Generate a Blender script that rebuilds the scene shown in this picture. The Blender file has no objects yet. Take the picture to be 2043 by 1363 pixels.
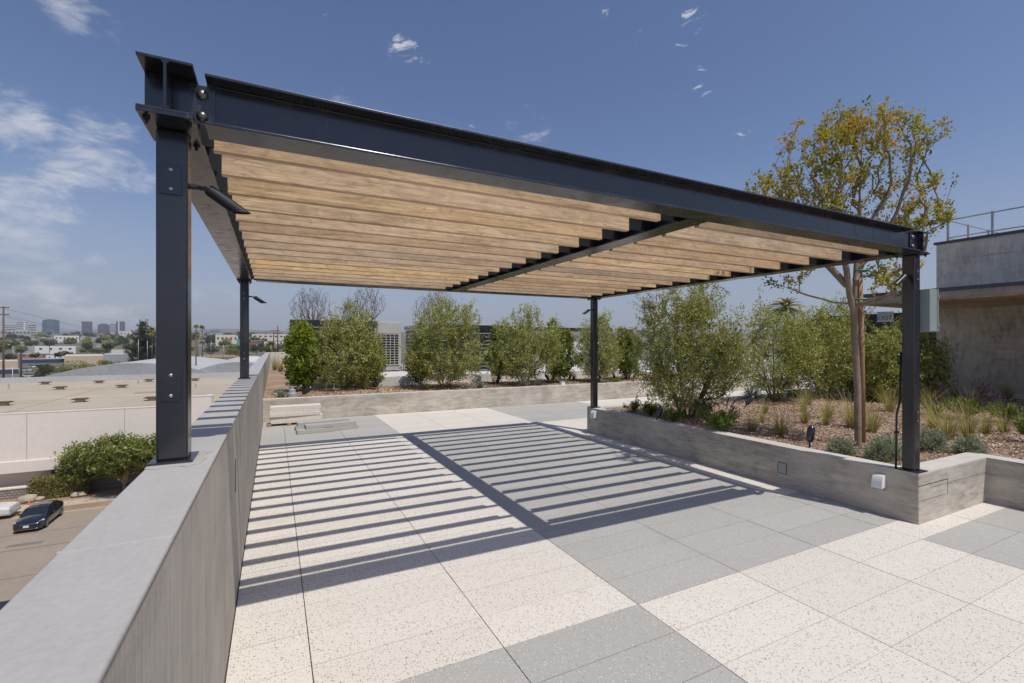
import bpy, math, random
import numpy as np
from mathutils import Vector, Matrix
random.seed(7); RNG = np.random.default_rng(11)
SC = bpy.context.scene; COL = SC.collection
R = math.radians
# ---------------------------------------------------------------- camera geometry
F = 938.6; CX = 1021.5; HY = 686.0; CAMZ = 1.6
TH = math.atan((CX-547.5)/F); SN, CS = math.sin(TH), math.cos(TH)
def ray(px, py):
    a = (px-CX)/F
    return (a*CS+SN, -a*SN+CS, (HY-py)/F)
def at(px, py, z):            # ground point seen at a photo pixel, on the level z
    r = ray(px, py); t = (z-CAMZ)/r[2]; return (r[0]*t, r[1]*t, z)
def atd(px, py, d):           # point seen at a photo pixel, at depth d
    r = ray(px, py); return (r[0]*d, r[1]*d, CAMZ+r[2]*d)
# ---------------------------------------------------------------- node helpers
class NT:
    def __init__(s, name, world=False):
        if world: s.m = bpy.data.worlds.new(name)
        else: s.m = bpy.data.materials.new(name)
        s.m.use_nodes = True; s.t = s.m.node_tree; s.t.nodes.clear()
    def n(s, typ, **kw):
        nd = s.t.nodes.new(typ)
        for k, v in kw.items():
            if k.startswith('i_'): 
                key = k[2:]; key = int(key) if key.isdigit() else key.replace('_', ' ')
                s.set(nd.inputs[key], v)
            else: setattr(nd, k, v)
        return nd
    def set(s, inp, v):
        if isinstance(v, bpy.types.NodeSocket): s.t.links.new(v, inp)
        else:
            if isinstance(v, (tuple, list)) and len(v) == 3 and inp.type == 'RGBA': v = (*v, 1)
            inp.default_value = v
    def math(s, op, a, b=0.0, c=None, clamp=False):
        nd = s.n('ShaderNodeMath', operation=op, use_clamp=clamp); s.set(nd.inputs[0], a); s.set(nd.inputs[1], b)
        if c is not None: s.set(nd.inputs[2], c)
        return nd.outputs[0]
    def mix(s, f, a, b, mode='MIX'):
        nd = s.n('ShaderNodeMix', data_type='RGBA', blend_type=mode, clamp_factor=True)
        s.set(nd.inputs[0], f); s.set(nd.inputs[6], a); s.set(nd.inputs[7], b); return nd.outputs[2]
    def ramp(s, f, stops, interp='LINEAR'):
        nd = s.n('ShaderNodeValToRGB'); cr = nd.color_ramp; cr.interpolation = interp
        while len(cr.elements) < len(stops): cr.elements.new(0.5)
        for e, (p, c) in zip(cr.elements, stops):
            e.position = p; e.color = (*c, 1) if isinstance(c, (tuple, list)) else (c, c, c, 1)
        s.set(nd.inputs[0], f); return nd.outputs[0]
    def coord(s, scale=(1, 1, 1), kind='Object', off=None):
        tc = s.n('ShaderNodeTexCoord'); mp = s.n('ShaderNodeMapping'); s.t.links.new(tc.outputs[kind], mp.inputs[0])
        mp.inputs['Scale'].default_value = scale
        if off is not None: s.set(mp.inputs['Location'], off)
        return mp.outputs[0]
    def noise(s, vec, scale, detail=4, rough=.55, dist=0.0):
        nd = s.n('ShaderNodeTexNoise'); s.set(nd.inputs['Vector'], vec); nd.inputs['Scale'].default_value = scale
        nd.inputs['Detail'].default_value = detail; nd.inputs['Roughness'].default_value = rough; nd.inputs['Distortion'].default_value = dist
        return nd.outputs[0]
    def voro(s, vec, scale, feat='F1', rnd=1.0):
        nd = s.n('ShaderNodeTexVoronoi', feature=feat); s.set(nd.inputs['Vector'], vec); nd.inputs['Scale'].default_value = scale
        nd.inputs['Randomness'].default_value = rnd
        return nd
    def bump(s, h, strength=.3, dist=.01):
        nd = s.n('ShaderNodeBump'); s.set(nd.inputs['Height'], h); nd.inputs['Strength'].default_value = strength; nd.inputs['Distance'].default_value = dist
        return nd.outputs[0]
    def out(s, col, rough=.8, metal=0.0, bump=None, spec=None, trans=None, **kw):
        p = s.n('ShaderNodeBsdfPrincipled'); s.set(p.inputs['Base Color'], col); s.set(p.inputs['Roughness'], rough); s.set(p.inputs['Metallic'], metal)
        if bump is not None: s.t.links.new(bump, p.inputs['Normal'])
        if spec is not None: p.inputs['Specular IOR Level'].default_value = spec
        for k, v in kw.items(): s.set(p.inputs[k.replace('_', ' ')], v)
        o = s.n('ShaderNodeOutputMaterial'); sh = p.outputs[0]
        if trans is not None:
            t = s.n('ShaderNodeBsdfTranslucent'); s.set(t.inputs[0], trans[0]); mx = s.n('ShaderNodeMixShader'); mx.inputs[0].default_value = trans[1]
            s.t.links.new(sh, mx.inputs[1]); s.t.links.new(t.outputs[0], mx.inputs[2]); sh = mx.outputs[0]
        s.t.links.new(sh, o.inputs[0]); return s.m
def mul(c, k): return tuple(min(1, x*k) for x in c)

def concrete(name, base, board=None, lines=0, rough=.82, streak=(1, 1, .12), contrast=.22):
    m = NT(name); v = m.coord(); 
    n1 = m.noise(v, 1.7, 6, .6, .3); n2 = m.noise(m.coord(streak), 9, 5, .65); n3 = m.noise(v, 60, 3, .6)
    n4 = m.noise(m.coord((.6, .6, 1.5)), 4.3, 4, .6, .8)
    f = m.math('ADD', m.math('MULTIPLY', n1, .42), m.math('ADD', m.math('MULTIPLY', n2, .4), m.math('MULTIPLY', n4, .18)))
    c = m.ramp(f, [(.39, mul(base, 1-contrast*1.15)), (.49, base), (.60, mul(base, 1+contrast*.8))])
    blot = m.ramp(m.noise(m.coord((.9, .9, 1.6)), 1.15, 6, .7, 1.2), [(.50, 0.0), (.66, 1.0)]); c = m.mix(m.math('MULTIPLY', blot, min(.75, contrast*1.5)), c, mul(base, .66))
    pale = m.ramp(m.noise(m.coord((1.3, 1.3, .8), off=(5, 3, 9)), 2.1, 5, .7, .6), [(.56, 0.0), (.68, 1.0)]); c = m.mix(m.math('MULTIPLY', pale, min(.5, contrast*.9)), c, mul(base, 1.22))
    c = m.mix(.25, c, m.ramp(n3, [(.3, mul(base, .75)), (.7, mul(base, 1.2))]))
    pits = m.ramp(m.voro(v, 26).outputs['Distance'], [(.0, 1.0), (.055, 0.0)]); 
    pm = m.math('MULTIPLY', pits, m.ramp(m.noise(v, 5, 2), [(.52, 0.0), (.6, 1.0)]))
    c = m.mix(m.math('MULTIPLY', pm, .55), c, mul(base, .35))
    h = m.math('ADD', m.math('MULTIPLY', n3, .3), m.math('MULTIPLY', n2, .5)); h = m.math('SUBTRACT', h, pm)
    if board:                                     # faint lines left by the form boards
        sep = m.n('ShaderNodeSeparateXYZ'); m.t.links.new(m.coord(), sep.inputs[0])
        ax = sep.outputs[board]
        fr = m.math('FRACT', m.math('MULTIPLY', ax, lines)); 
        ln = m.math('LESS_THAN', fr, .035)
        cell = m.n('ShaderNodeTexWhiteNoise', noise_dimensions='1D'); m.t.links.new(m.math('FLOOR', m.math('MULTIPLY', ax, lines)), cell.inputs['W'])
        c = m.mix(m.math('MULTIPLY', cell.outputs[0], .22), c, mul(base, .62))
        c = m.mix(m.math('MULTIPLY', ln, m.ramp(m.noise(v, 3, 2), [(.4, 0.0), (.65, .5)])), c, mul(base, .45))
        h = m.math('SUBTRACT', h, m.math('MULTIPLY', ln, .8))
    return m.out(c, rough, bump=m.bump(h, .35, .006))

def paint(name, base, rough=.4, metal=0.0, var=.15, nscale=6, bump=.04, spec=.5, streak=(1, 1, 1)):
    m = NT(name); n1 = m.noise(m.coord(streak), nscale, 5, .6); n2 = m.noise(m.coord(), nscale*14, 3)
    c = m.ramp(n1, [(.3, mul(base, 1-var)), (.7, mul(base, 1+var))])
    rr = m.math('ADD', m.math('MULTIPLY', n1, .18), rough-.09)
    return m.out(c, rr, metal, bump=m.bump(m.math('ADD', n1, m.math('MULTIPLY', n2, .4)), bump, .01), spec=spec)

def leafmat(name, stops, trans=.3, rough=.5):
    m = NT(name); a = m.n('ShaderNodeAttribute', attribute_name='var')
    c = m.ramp(a.outputs['Fac'], stops)
    tc = m.mix(1.0, c, (1.0, 1.0, .45), 'MULTIPLY')
    sc_ = m.mix(1.0, tc, (1.5, 1.5, 1.5), 'MULTIPLY')
    return m.out(c, rough, trans=(sc_, trans), spec=.35)

def ground_mat(name, stops, scale=3, fine=90, rough=.95, bump=.4):
    m = NT(name); v = m.coord(); n1 = m.noise(v, scale, 6, .65); n2 = m.noise(v, fine, 4, .7); n3 = m.voro(v, fine*.7).outputs['Color']
    f = m.math('ADD', m.math('MULTIPLY', n1, .55), m.math('MULTIPLY', n2, .45))
    c = m.ramp(f, stops)
    return m.out(c, rough, bump=m.bump(m.math('ADD', n2, m.math('MULTIPLY', n1, .5)), bump, .02))

M = {}
M['parapet'] = concrete('parapet_concrete', (.47, .425, .365), 'Y', 6.56, streak=(5, 5, .3), contrast=.28)
M['coping'] = concrete('parapet_top_coating', (.415, .40, .375), rough=.62, streak=(.4, .12, 1), contrast=.10)
M['planter'] = concrete('planter_concrete', (.49, .44, .37), 'Z', 7.2, streak=(.5, .5, 2.6), contrast=.50)
M['planter_top'] = concrete('planter_top_concrete', (.55, .515, .455), contrast=.14)
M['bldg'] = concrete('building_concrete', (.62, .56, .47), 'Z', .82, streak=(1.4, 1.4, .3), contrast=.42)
M['bldg_shaded'] = concrete('shaded_wall_concrete', (.52, .475, .40), 'Z', .82, streak=(1.4, 1.4, .3), contrast=.46)  # same concrete as the upper wall, canopy shade put into its darker colour
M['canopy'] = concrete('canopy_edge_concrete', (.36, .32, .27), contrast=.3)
M['pad'] = concrete('pad_concrete', (.62, .60, .57), contrast=.12)
def steel():
    m = NT('dark_steel_paint'); n1 = m.noise(m.coord(), 3.2, 6, .65, .4); n2 = m.noise(m.coord(), 70, 4, .7); n3 = m.noise(m.coord((1, 1, .15)), 11, 4, .6)
    c = m.ramp(n1, [(.35, (.011, .011, .016)), (.65, (.018, .018, .023))]); d = m.math('MULTIPLY', m.ramp(n3, [(.50, 0.0), (.70, 1.0)]), m.ramp(n2, [(.45, .2), (.62, 1.0)]))
    c = m.mix(m.math('MULTIPLY', d, .16), c, (.17, .15, .13)); fl = m.math('MULTIPLY', m.math('LESS_THAN', m.voro(m.coord(), 31).outputs['Distance'], .05), m.ramp(n1, [(.55, 0.0), (.6, .5)])); c = m.mix(fl, c, (.28, .26, .24))
    rr = m.math('ADD', m.math('MULTIPLY', n1, .22), m.math('ADD', .10, m.math('MULTIPLY', d, .25)))
    return m.out(c, rr, bump=m.bump(m.math('ADD', n1, m.math('MULTIPLY', n2, .3)), .05, .005), spec=.85)
M['steel'] = steel()
M['blacksteel'] = paint('black_metal', (.016, .016, .018), .4, 0, .2, 9)
M['bolt'] = paint('bolt_steel', (.16, .15, .145), .35, .85, .2, 20)
M['screw'] = paint('bright_screw', (.55, .55, .54), .3, .9, .1, 20)
M['galv'] = paint('galvanised_steel', (.42, .43, .44), .45, .35, .18, 5)
M['white'] = paint('white_enamel', (.72, .72, .70), .5, 0, .06, 5)
M['boxgrey'] = paint('grey_box_paint', (.25, .29, .275), .45, 0, .05, 3)
M['acgrey'] = paint('condenser_paint', (.44, .425, .385), .5, 0, .06, 3)
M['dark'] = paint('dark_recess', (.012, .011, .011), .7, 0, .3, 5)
M['glasslens'] = paint('lamp_lens', (.2, .2, .2), .1, 0, .1, 5)
M['gasket'] = paint('dark_gasket', (.035, .034, .033), .8, 0, .2, 20)
# slat timber
def wood():
    m = NT('slat_timber'); oi = m.n('ShaderNodeObjectInfo'); off = m.n('ShaderNodeCombineXYZ')
    m.t.links.new(m.math('MULTIPLY', oi.outputs['Random'], 37), off.inputs[0]); m.t.links.new(m.math('MULTIPLY', oi.outputs['Random'], 11), off.inputs[2])
    v = m.coord((.42, 16, 13), off=off.outputs[0]); v2 = m.coord((1.2, 6, 3.5), off=off.outputs[0])
    g = m.noise(v, 3.2, 7, .62, 1.4); g2 = m.noise(m.coord((3, 90, 60), off=off.outputs[0]), 4, 3, .6); b = m.noise(v2, 1.3, 3, .6, .6)
    f = m.math('ADD', m.math('MULTIPLY', g, .62), m.math('MULTIPLY', g2, .38))
    c = m.ramp(f, [(.33, (.25, .175, .115)), (.43, (.47, .345, .23)), (.53, (.62, .475, .325)), (.64, (.77, .625, .46))])
    c = m.mix(m.ramp(b, [(.48, 0.0), (.66, .38)]), c, (.27, .195, .135)); b2 = m.noise(m.coord((2.2, 9, 5), off=off.outputs[0]), 2.6, 5, .7, 1.5); c = m.mix(m.ramp(b2, [(.54, 0.0), (.64, .5)]), c, (.27, .20, .145)); c = m.mix(m.ramp(b2, [(.36, .4), (.46, 0.0)]), c, (.72, .59, .40))
    tint = m.ramp(oi.outputs['Random'], [(0, (.66, .64, .64)), (.2, (1.1, 1.04, .94)), (.4, (.74, .66, .60)), (.55, (1.2, 1.08, .78)), (.7, (.92, .88, .84)), (.85, (.70, .68, .68)), (1, (1.08, 1.0, .93))])
    c = m.mix(1.0, c, tint, 'MULTIPLY')
    kn = m.ramp(m.voro(m.coord((.8, 5, 5), off=off.outputs[0]), 1.6).outputs['Distance'], [(.0, 1.0), (.11, 0.0)])
    c = m.mix(m.math('MULTIPLY', kn, .5), c, (.14, .075, .04))
    return m.out(c, .62, bump=m.bump(f, .25, .004), spec=.3)
M['wood'] = wood()
# pavers
def paver(name, base, spots, dens, warm):
    m = NT(name); v = m.coord(); at_ = m.n('ShaderNodeAttribute', attribute_name='var')
    n1 = m.noise(v, 2.2, 4); n2 = m.noise(v, 140, 3, .7)
    c = m.ramp(n2, [(.3, mul(base, .90)), (.7, mul(base, 1.08))])
    c = m.mix(m.math('MULTIPLY', n1, .35), c, warm)
    c = m.mix(1.0, c, m.ramp(at_.outputs['Fac'], [(0, (.95, .945, .935)), (1, (1.02, 1.015, 1.01))]), 'MULTIPLY')
    for sc, th, col, a, msk in spots:
        vo = m.voro(v, sc); d = m.math('LESS_THAN', vo.outputs['Distance'], th)
        sx = m.n('ShaderNodeSeparateColor'); m.t.links.new(vo.outputs['Color'], sx.inputs[0])
        keep = m.math('LESS_THAN', sx.outputs[0], msk)
        cc = m.mix(sx.outputs[1], mul(col, .6), mul(col, 1.5))
        c = m.mix(m.math('MULTIPLY', m.math('MULTIPLY', d, keep), a), c, cc)
    st = m.ramp(m.noise(v, .7, 5, .7, .8), [(.5, 0.0), (.75, .16)])
    c = m.mix(st, c, mul(base, .62))
    return m.out(c, .78, bump=m.bump(n2, .12, .003), spec=.3)
M['pav_w'] = paver('pale_terrazzo_paver', (.67, .63, .565), [(100, .30, (.34, .29, .23), .85, .55), (66, .25, (.22, .185, .15), .9, .40), (40, .165, (.17, .15, .13), .95, .26), (110, .25, (.80, .77, .72), .5, .5)], 1, (.68, .62, .54))
M['pav_g'] = paver('grey_terrazzo_paver', (.40, .39, .365), [(100, .30, (.56, .55, .50), .7, .4), (80, .20, (.68, .67, .62), .85, .34), (50, .17, (.13, .135, .135), .8, .3), (120, .25, (.46, .45, .42), .5, .5)], 1, (.43, .41, .37))
M['joint'] = ground_mat('joint_grit', [(.3, (.03, .027, .024)), (.7, (.09, .08, .07))])
M['mulch'] = ground_mat('bark_mulch', [(.3, (.12, .075, .048)), (.45, (.30, .20, .135)), (.6, (.46, .33, .235)), (.75, (.58, .45, .34))], 1.6, 60, .95, 1.0)
M['gravel'] = ground_mat('ochre_gravel', [(.3, (.28, .18, .09)), (.5, (.48, .34, .19)), (.7, (.62, .48, .30))], 4, 70)
M['soil'] = ground_mat('dry_soil', [(.3, (.20, .13, .075)), (.7, (.40, .28, .17))], .5, 8)
M['asphalt'] = ground_mat('old_asphalt', [(.3, (.23, .185, .14)), (.55, (.31, .255, .195)), (.75, (.38, .315, .245))], .22, 6, .92, .15)
M['walk'] = concrete('sidewalk_concrete', (.46, .39, .31), contrast=.12)
M['stucco'] = concrete('warehouse_stucco', (.76, .68, .605), contrast=.05, streak=(1, 1, .2))
M['roofgravel'] = ground_mat('roof_gravel', [(.3, (.33, .275, .20)), (.55, (.45, .385, .285)), (.8, (.56, .48, .365))], .12, 5, .95, .2)
M['roofgrey'] = ground_mat('grey_roof_coating', [(.3, (.36, .36, .36)), (.7, (.50, .50, .49))], .1, 2, .8, .1)
M['metalroof'] = ground_mat('corrugated_roof', [(.3, (.26, .26, .27)), (.7, (.46, .46, .46))], .15, 1.5, .6, .2)
M['rust'] = ground_mat('rusty_vent', [(.3, (.055, .032, .022)), (.7, (.19, .10, .06))], 1.5, 12)
M['terrain'] = ground_mat('valley_ground', [(.3, (.07, .08, .045)), (.5, (.13, .12, .085)), (.7, (.20, .185, .155))], .012, .25)
M['grassfield'] = ground_mat('playing_field', [(.3, (.055, .075, .025)), (.7, (.12, .14, .05))], .03, 1)
M['clay'] = ground_mat('infield_clay', [(.3, (.26, .15, .08)), (.7, (.38, .24, .14))], .03, 1)
M['bark'] = ground_mat('smooth_bark', [(.3, (.13, .095, .068)), (.5, (.24, .18, .13)), (.7, (.40, .32, .24))], 7, 40, .85, .25)
M['darkbark'] = ground_mat('grey_bark', [(.3, (.10, .075, .055)), (.7, (.25, .20, .16))], 7, 40, .9, .4)
M['twig'] = ground_mat('twig_bark', [(.3, (.10, .065, .055)), (.7, (.22, .16, .14))], 7, 40, .9, .2)
M['stake'] = ground_mat('treated_stake', [(.3, (.22, .12, .06)), (.7, (.42, .26, .15))], 3, 30, .8, .3)
M['polewood'] = ground_mat('pole_timber', [(.3, (.07, .04, .025)), (.7, (.20, .12, .08))], .6, 6, .9, .3)
M['green_tape'] = paint('green_tie_tape', (.01, .20, .11), .5, 0, .1, 8)
M['olive'] = leafmat('olive_leaf', [(0, (.06, .07, .02)), (.28, (.20, .215, .055)), (.58, (.40, .40, .13)), (.85, (.60, .59, .31)), (1, (.82, .82, .62))], .33, .36)
M['ficus'] = leafmat('ficus_leaf', [(0, (.05, .09, .012)), (.45, (.15, .21, .022)), (.8, (.33, .37, .04)), (1, (.55, .45, .06))], .4)
M['photinia'] = leafmat('redtip_leaf', [(0, (.045, .08, .016)), (.5, (.14, .19, .035)), (.8, (.32, .31, .06)), (1, (.48, .24, .10))], .4)
M['myrtle'] = leafmat('autumn_leaf', [(0, (.045, .07, .012)), (.35, (.14, .175, .025)), (.6, (.33, .31, .03)), (.8, (.52, .31, .03)), (1, (.42, .17, .03))], .42)
M['magnolia'] = leafmat('street_tree_leaf', [(0, (.05, .075, .015)), (.5, (.16, .19, .04)), (.85, (.33, .34, .10)), (1, (.58, .55, .32))], .3, .35)
M['fartree'] = leafmat('distant_foliage', [(0, (.025, .035, .015)), (.5, (.06, .08, .03)), (1, (.15, .16, .06))], .15, .7)
M['pine'] = leafmat('pine_foliage', [(0, (.015, .025, .01)), (.5, (.05, .065, .025)), (1, (.11, .12, .05))], .1, .7)
M['straw'] = leafmat('feather_grass', [(0, (.12, .13, .04)), (.4, (.27, .245, .095)), (.8, (.46, .38, .19)), (1, (.60, .50, .30))], .35, .6)
M['greygreen'] = leafmat('silver_leaf', [(0, (.15, .17, .11)), (.5, (.30, .335, .23)), (1, (.48, .50, .38))], .15, .7)
M['herb'] = leafmat('herb_leaf', [(0, (.05, .09, .015)), (.5, (.14, .20, .04)), (1, (.34, .38, .09))], .35)
M['purple'] = leafmat('purple_flower', [(0, (.04, .012, .055)), (.6, (.10, .035, .14)), (1, (.19, .08, .25))], .2)
M['agave'] = leafmat('agave_leaf', [(0, (.10, .16, .12)), (.5, (.20, .28, .215)), (1, (.33, .40, .31))], .05)
M['chip'] = leafmat('bark_chip', [(0, (.11, .06, .04)), (.4, (.38, .25, .165)), (.75, (.60, .455, .33)), (1, (.80, .68, .55))], .0, .9)
M['palm'] = leafmat('palm_frond', [(0, (.07, .08, .025)), (.6, (.20, .19, .06)), (1, (.42, .32, .12))], .3)
M['darkleaf'] = leafmat('dark_leaf', [(0, (.015, .012, .014)), (.7, (.05, .04, .035)), (1, (.10, .07, .05))], .1)
# ---------------------------------------------------------------- mesh helpers
class MB:
    def __init__(s): s.v = []; s.f = []; s.mi = []; s.var = []; s.mats = []
    def _m(s, mat):
        if mat is None: return 0
        m = M[mat] if isinstance(mat, str) else mat
        if m not in s.mats: s.mats.append(m)
        return s.mats.index(m)
    def add(s, verts, faces, mat=None, var=None):
        b = len(s.v); s.v.extend([tuple(p) for p in verts]); k = s._m(mat)
        for f in faces: s.f.append(tuple(b+i for i in f)); s.mi.append(k)
        s.var.extend([random.random() if var is None else var]*len(verts)); return s
    def box(s, x0, x1, y0, y1, z0, z1, mat=None, var=None):
        V = [(x0, y0, z0), (x1, y0, z0), (x1, y1, z0), (x0, y1, z0), (x0, y0, z1), (x1, y0, z1), (x1, y1, z1), (x0, y1, z1)]
        return s.add(V, [(0, 3, 2, 1), (4, 5, 6, 7), (0, 1, 5, 4), (1, 2, 6, 5), (2, 3, 7, 6), (3, 0, 4, 7)], mat, var)
    def cbox(s, c, size, mat=None, rot=None, var=None):
        hx, hy, hz = [a/2 for a in size]; rt = rot or Matrix.Identity(3); c = Vector(c)
        V = [c+rt@Vector((a*hx, b*hy, d*hz)) for d in (-1, 1) for a, b in ((-1, -1), (1, -1), (1, 1), (-1, 1))]
        return s.add(V, [(0, 3, 2, 1), (4, 5, 6, 7), (0, 1, 5, 4), (1, 2, 6, 5), (2, 3, 7, 6), (3, 0, 4, 7)], mat, var)
    def prism(s, poly, z0, z1, mat=None):        # poly in xy, counter-clockwise
        n = len(poly); V = [(x, y, z0) for x, y in poly]+[(x, y, z1) for x, y in poly]
        Fc = [tuple(range(n-1, -1, -1)), tuple(range(n, 2*n))]+[(i, (i+1) % n, n+(i+1) % n, n+i) for i in range(n)]
        return s.add(V, Fc, mat)
    def tube(s, pts, rad, n=8, mat=None, cap=True, var=None):
        pts = [Vector(p) for p in pts]; rad = rad if isinstance(rad, (list, tuple)) else [rad]*len(pts)
        V = []; prev = None
        for i, p in enumerate(pts):
            d = (pts[min(i+1, len(pts)-1)]-pts[max(i-1, 0)]).normalized()
            if prev is None: u = d.orthogonal().normalized()
            else: u = (prev-d*prev.dot(d)).normalized()
            prev = u; w = d.cross(u)
            for k in range(n):
                a = 2*math.pi*k/n; V.append(p+(u*math.cos(a)+w*math.sin(a))*rad[i])
        Fc = []
        for i in range(len(pts)-1):
            for k in range(n): Fc.append((i*n+k, i*n+(k+1) % n, (i+1)*n+(k+1) % n, (i+1)*n+k))
        if cap: Fc.append(tuple(range(n-1, -1, -1))); Fc.append(tuple((len(pts)-1)*n+k for k in range(n)))
        return s.add(V, Fc, mat, var)
    def lathe(s, c, axis, prof, n=16, mat=None):  # prof: (distance along axis, radius)
        ax = Vector(axis).normalized(); c = Vector(c)
        u = ax.orthogonal().normalized(); w = ax.cross(u); V = []; Fc = []
        for h, r in prof:
            for k in range(n):
                a = 2*math.pi*k/n; V.append(c+ax*h+(u*math.cos(a)+w*math.sin(a))*r)
        for i in range(len(prof)-1):
            for k in range(n): Fc.append((i*n+k, i*n+(k+1) % n, (i+1)*n+(k+1) % n, (i+1)*n+k))
        Fc.append(tuple(range(n-1, -1, -1))); Fc.append(tuple((len(prof)-1)*n+k for k in range(n)))
        return s.add(V, Fc, mat)
    def build(s, name, mat=None, parent=None, loc=None, smooth=False, bevel=0, seg=2):
        base = Vector((0, 0, 0)); p = parent
        while p is not None: base += p.location; p = p.parent
        if loc is not None: l = Vector(loc)-base
        else: l = Vector((0, 0, 0))
        o0 = base+l
        me = bpy.data.meshes.new(name)
        me.from_pydata([(a-o0.x, b-o0.y, c-o0.z) for a, b, c in s.v], [], s.f)
        mats = s.mats if s.mats else [M[mat] if isinstance(mat, str) else mat]
        for m in mats: me.materials.append(m)
        if s.mats: me.polygons.foreach_set('material_index', s.mi)
        at_ = me.attributes.new('var', 'FLOAT', 'POINT'); at_.data.foreach_set('value', s.var)
        if smooth: me.polygons.foreach_set('use_smooth', [True]*len(me.polygons))
        me.update(); o = bpy.data.objects.new(name, me); o.location = l; o.parent = parent; COL.objects.link(o)
        if bevel:
            b = o.modifiers.new('bevel', 'BEVEL'); b.width = bevel; b.segments = seg; b.limit_method = 'ANGLE'; b.angle_limit = R(40)
            if not smooth:
                b.harden_normals = False
        return o
def np_obj(name, V, Fc, mat, parent=None, loc=None, var=None, smooth=False):
    base = Vector((0, 0, 0)); p = parent
    while p is not None: base += p.location; p = p.parent
    l = Vector(loc)-base if loc is not None else Vector((0, 0, 0)); o0 = base+l
    me = bpy.data.meshes.new(name); V = np.asarray(V, dtype=np.float64)-np.array(o0)
    Fc = np.asarray(Fc, dtype=np.int32); k = Fc.shape[1]
    me.vertices.add(len(V)); me.vertices.foreach_set('co', V.astype(np.float32).ravel())
    me.loops.add(Fc.size); me.loops.foreach_set('vertex_index', Fc.ravel())
    me.polygons.add(len(Fc)); me.polygons.foreach_set('loop_start', np.arange(len(Fc), dtype=np.int32)*k)
    me.polygons.foreach_set('loop_total', np.full(len(Fc), k, dtype=np.int32))
    me.materials.append(M[mat]); me.update(calc_edges=True); me.validate()
    if var is not None:
        a = me.attributes.new('var', 'FLOAT', 'POINT'); a.data.foreach_set('value', np.asarray(var, dtype=np.float32))
    if smooth: me.polygons.foreach_set('use_smooth', [True]*len(me.polygons))
    o = bpy.data.objects.new(name, me); o.location = l; o.parent = parent; COL.objects.link(o); return o
def tag(o, label, cat, group=None):
    o['label'] = label; o['category'] = cat
    if group: o['group'] = group
    return o
def thing(name, label, cat, loc, group=None):
    o = bpy.data.objects.new(name, None); o.location = loc; COL.objects.link(o); o.empty_display_size = .2
    return tag(o, label, cat, group)
def struct(o): o['kind'] = 'structure'; return o
def dup(root, loc, rz=0.0, label=None, scale=None):
    def cp(o, par):
        c = o.copy(); COL.objects.link(c); c.parent = par
        for ch in o.children: cp(ch, c)
        return c
    c = cp(root, None); c.location = loc; c.rotation_euler = (0, 0, rz)
    if scale is not None: c.scale = scale if isinstance(scale, (tuple, list)) else (scale,)*3
    if label: c['label'] = label
    return c
# ---------------------------------------------------------------- plants
def norm(a): return a/np.maximum(np.linalg.norm(a, axis=-1, keepdims=True), 1e-9)
def leaves(P, D, L, W, var, spread=.8, fold=.18, rng=RNG):
    n = len(P); d = norm(D+rng.normal(0, spread, (n, 3)))
    s = norm(np.cross(d, rng.normal(0, 1, (n, 3)))); nm = np.cross(d, s)
    l = (L*rng.uniform(.65, 1.25, n))[:, None]; w = (W*rng.uniform(.7, 1.2, n))[:, None]
    a = P; b = P+d*l*.45+s*w*.5+nm*w*fold; c = P+d*l; e = P+d*l*.45-s*w*.5+nm*w*fold
    V = np.stack([a, b, c, e], 1).reshape(-1, 3); i = np.arange(n)*4
    Fc = np.stack([np.stack([i, i+1, i+2], 1), np.stack([i, i+2, i+3], 1)], 1).reshape(-1, 3)
    return V, Fc, np.repeat(var, 4)
def blobs(bl, n, shell=.45, rng=RNG):            # sample points in a set of ellipsoids (centre, radii)
    w = np.array([b[1][0]*b[1][1]*b[1][2] for b in bl])**.7; w = w/w.sum(); out = []
    idx = rng.choice(len(bl), n, p=w)
    for k in idx:
        v = norm(rng.normal(0, 1, 3)); r = rng.uniform(shell**3, 1)**(1/3)
        out.append(np.array(bl[k][0])+v*r*np.array(bl[k][1]))
    return np.array(out)
def skeleton(stems, targets, step=.12, arch=.06, rng=RNG, down=1.9, upw=0.0, hminf=.25):
    P = []; par = []
    for st in stems:
        st = [np.array(p, float) for p in st]; last = -1
        for a, b in zip(st[:-1], st[1:]):
            n = max(1, int(np.linalg.norm(b-a)/step))
            for k in range(n+1):
                if k == 0 and last >= 0: continue
                q = a+(b-a)*k/n
                P.append(q); par.append(last); last = len(P)-1
    base = np.array(stems[0][0], float); tips = []
    cap = len(P)+len(targets)*60; A = np.zeros((cap, 3)); A[:len(P)] = P; cnt = len(P)
    order = np.argsort(np.linalg.norm(targets-base, axis=1)); hmin = base[2]+hminf*(stems[0][-1][2]-base[2])
    for ti in order:
        t = targets[ti]; dv = t-A[:cnt]; d = np.linalg.norm(dv, axis=1)
        cost = d*(1+upw*(1-dv[:, 2]/np.maximum(d, 1e-6)))*np.where(A[:cnt, 2] > t[2]+.02, down, 1.0)+np.where(A[:cnt, 2] < hmin, 5, 0)
        j = int(np.argmin(cost)); dist = d[j]; n = max(1, min(40, int(dist/step))); last = j
        off = rng.normal(0, arch*.5, 3)*dist; off[2] += -arch*dist
        for k in range(1, n+1):
            f = k/n; q = A[j]+(t-A[j])*f+off*math.sin(math.pi*f)+rng.normal(0, .012, 3)*dist*(1-f)
            A[cnt] = q; par.append(last); last = cnt; cnt += 1
        tips.append(last)
    return A[:cnt].copy(), par, tips
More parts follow.
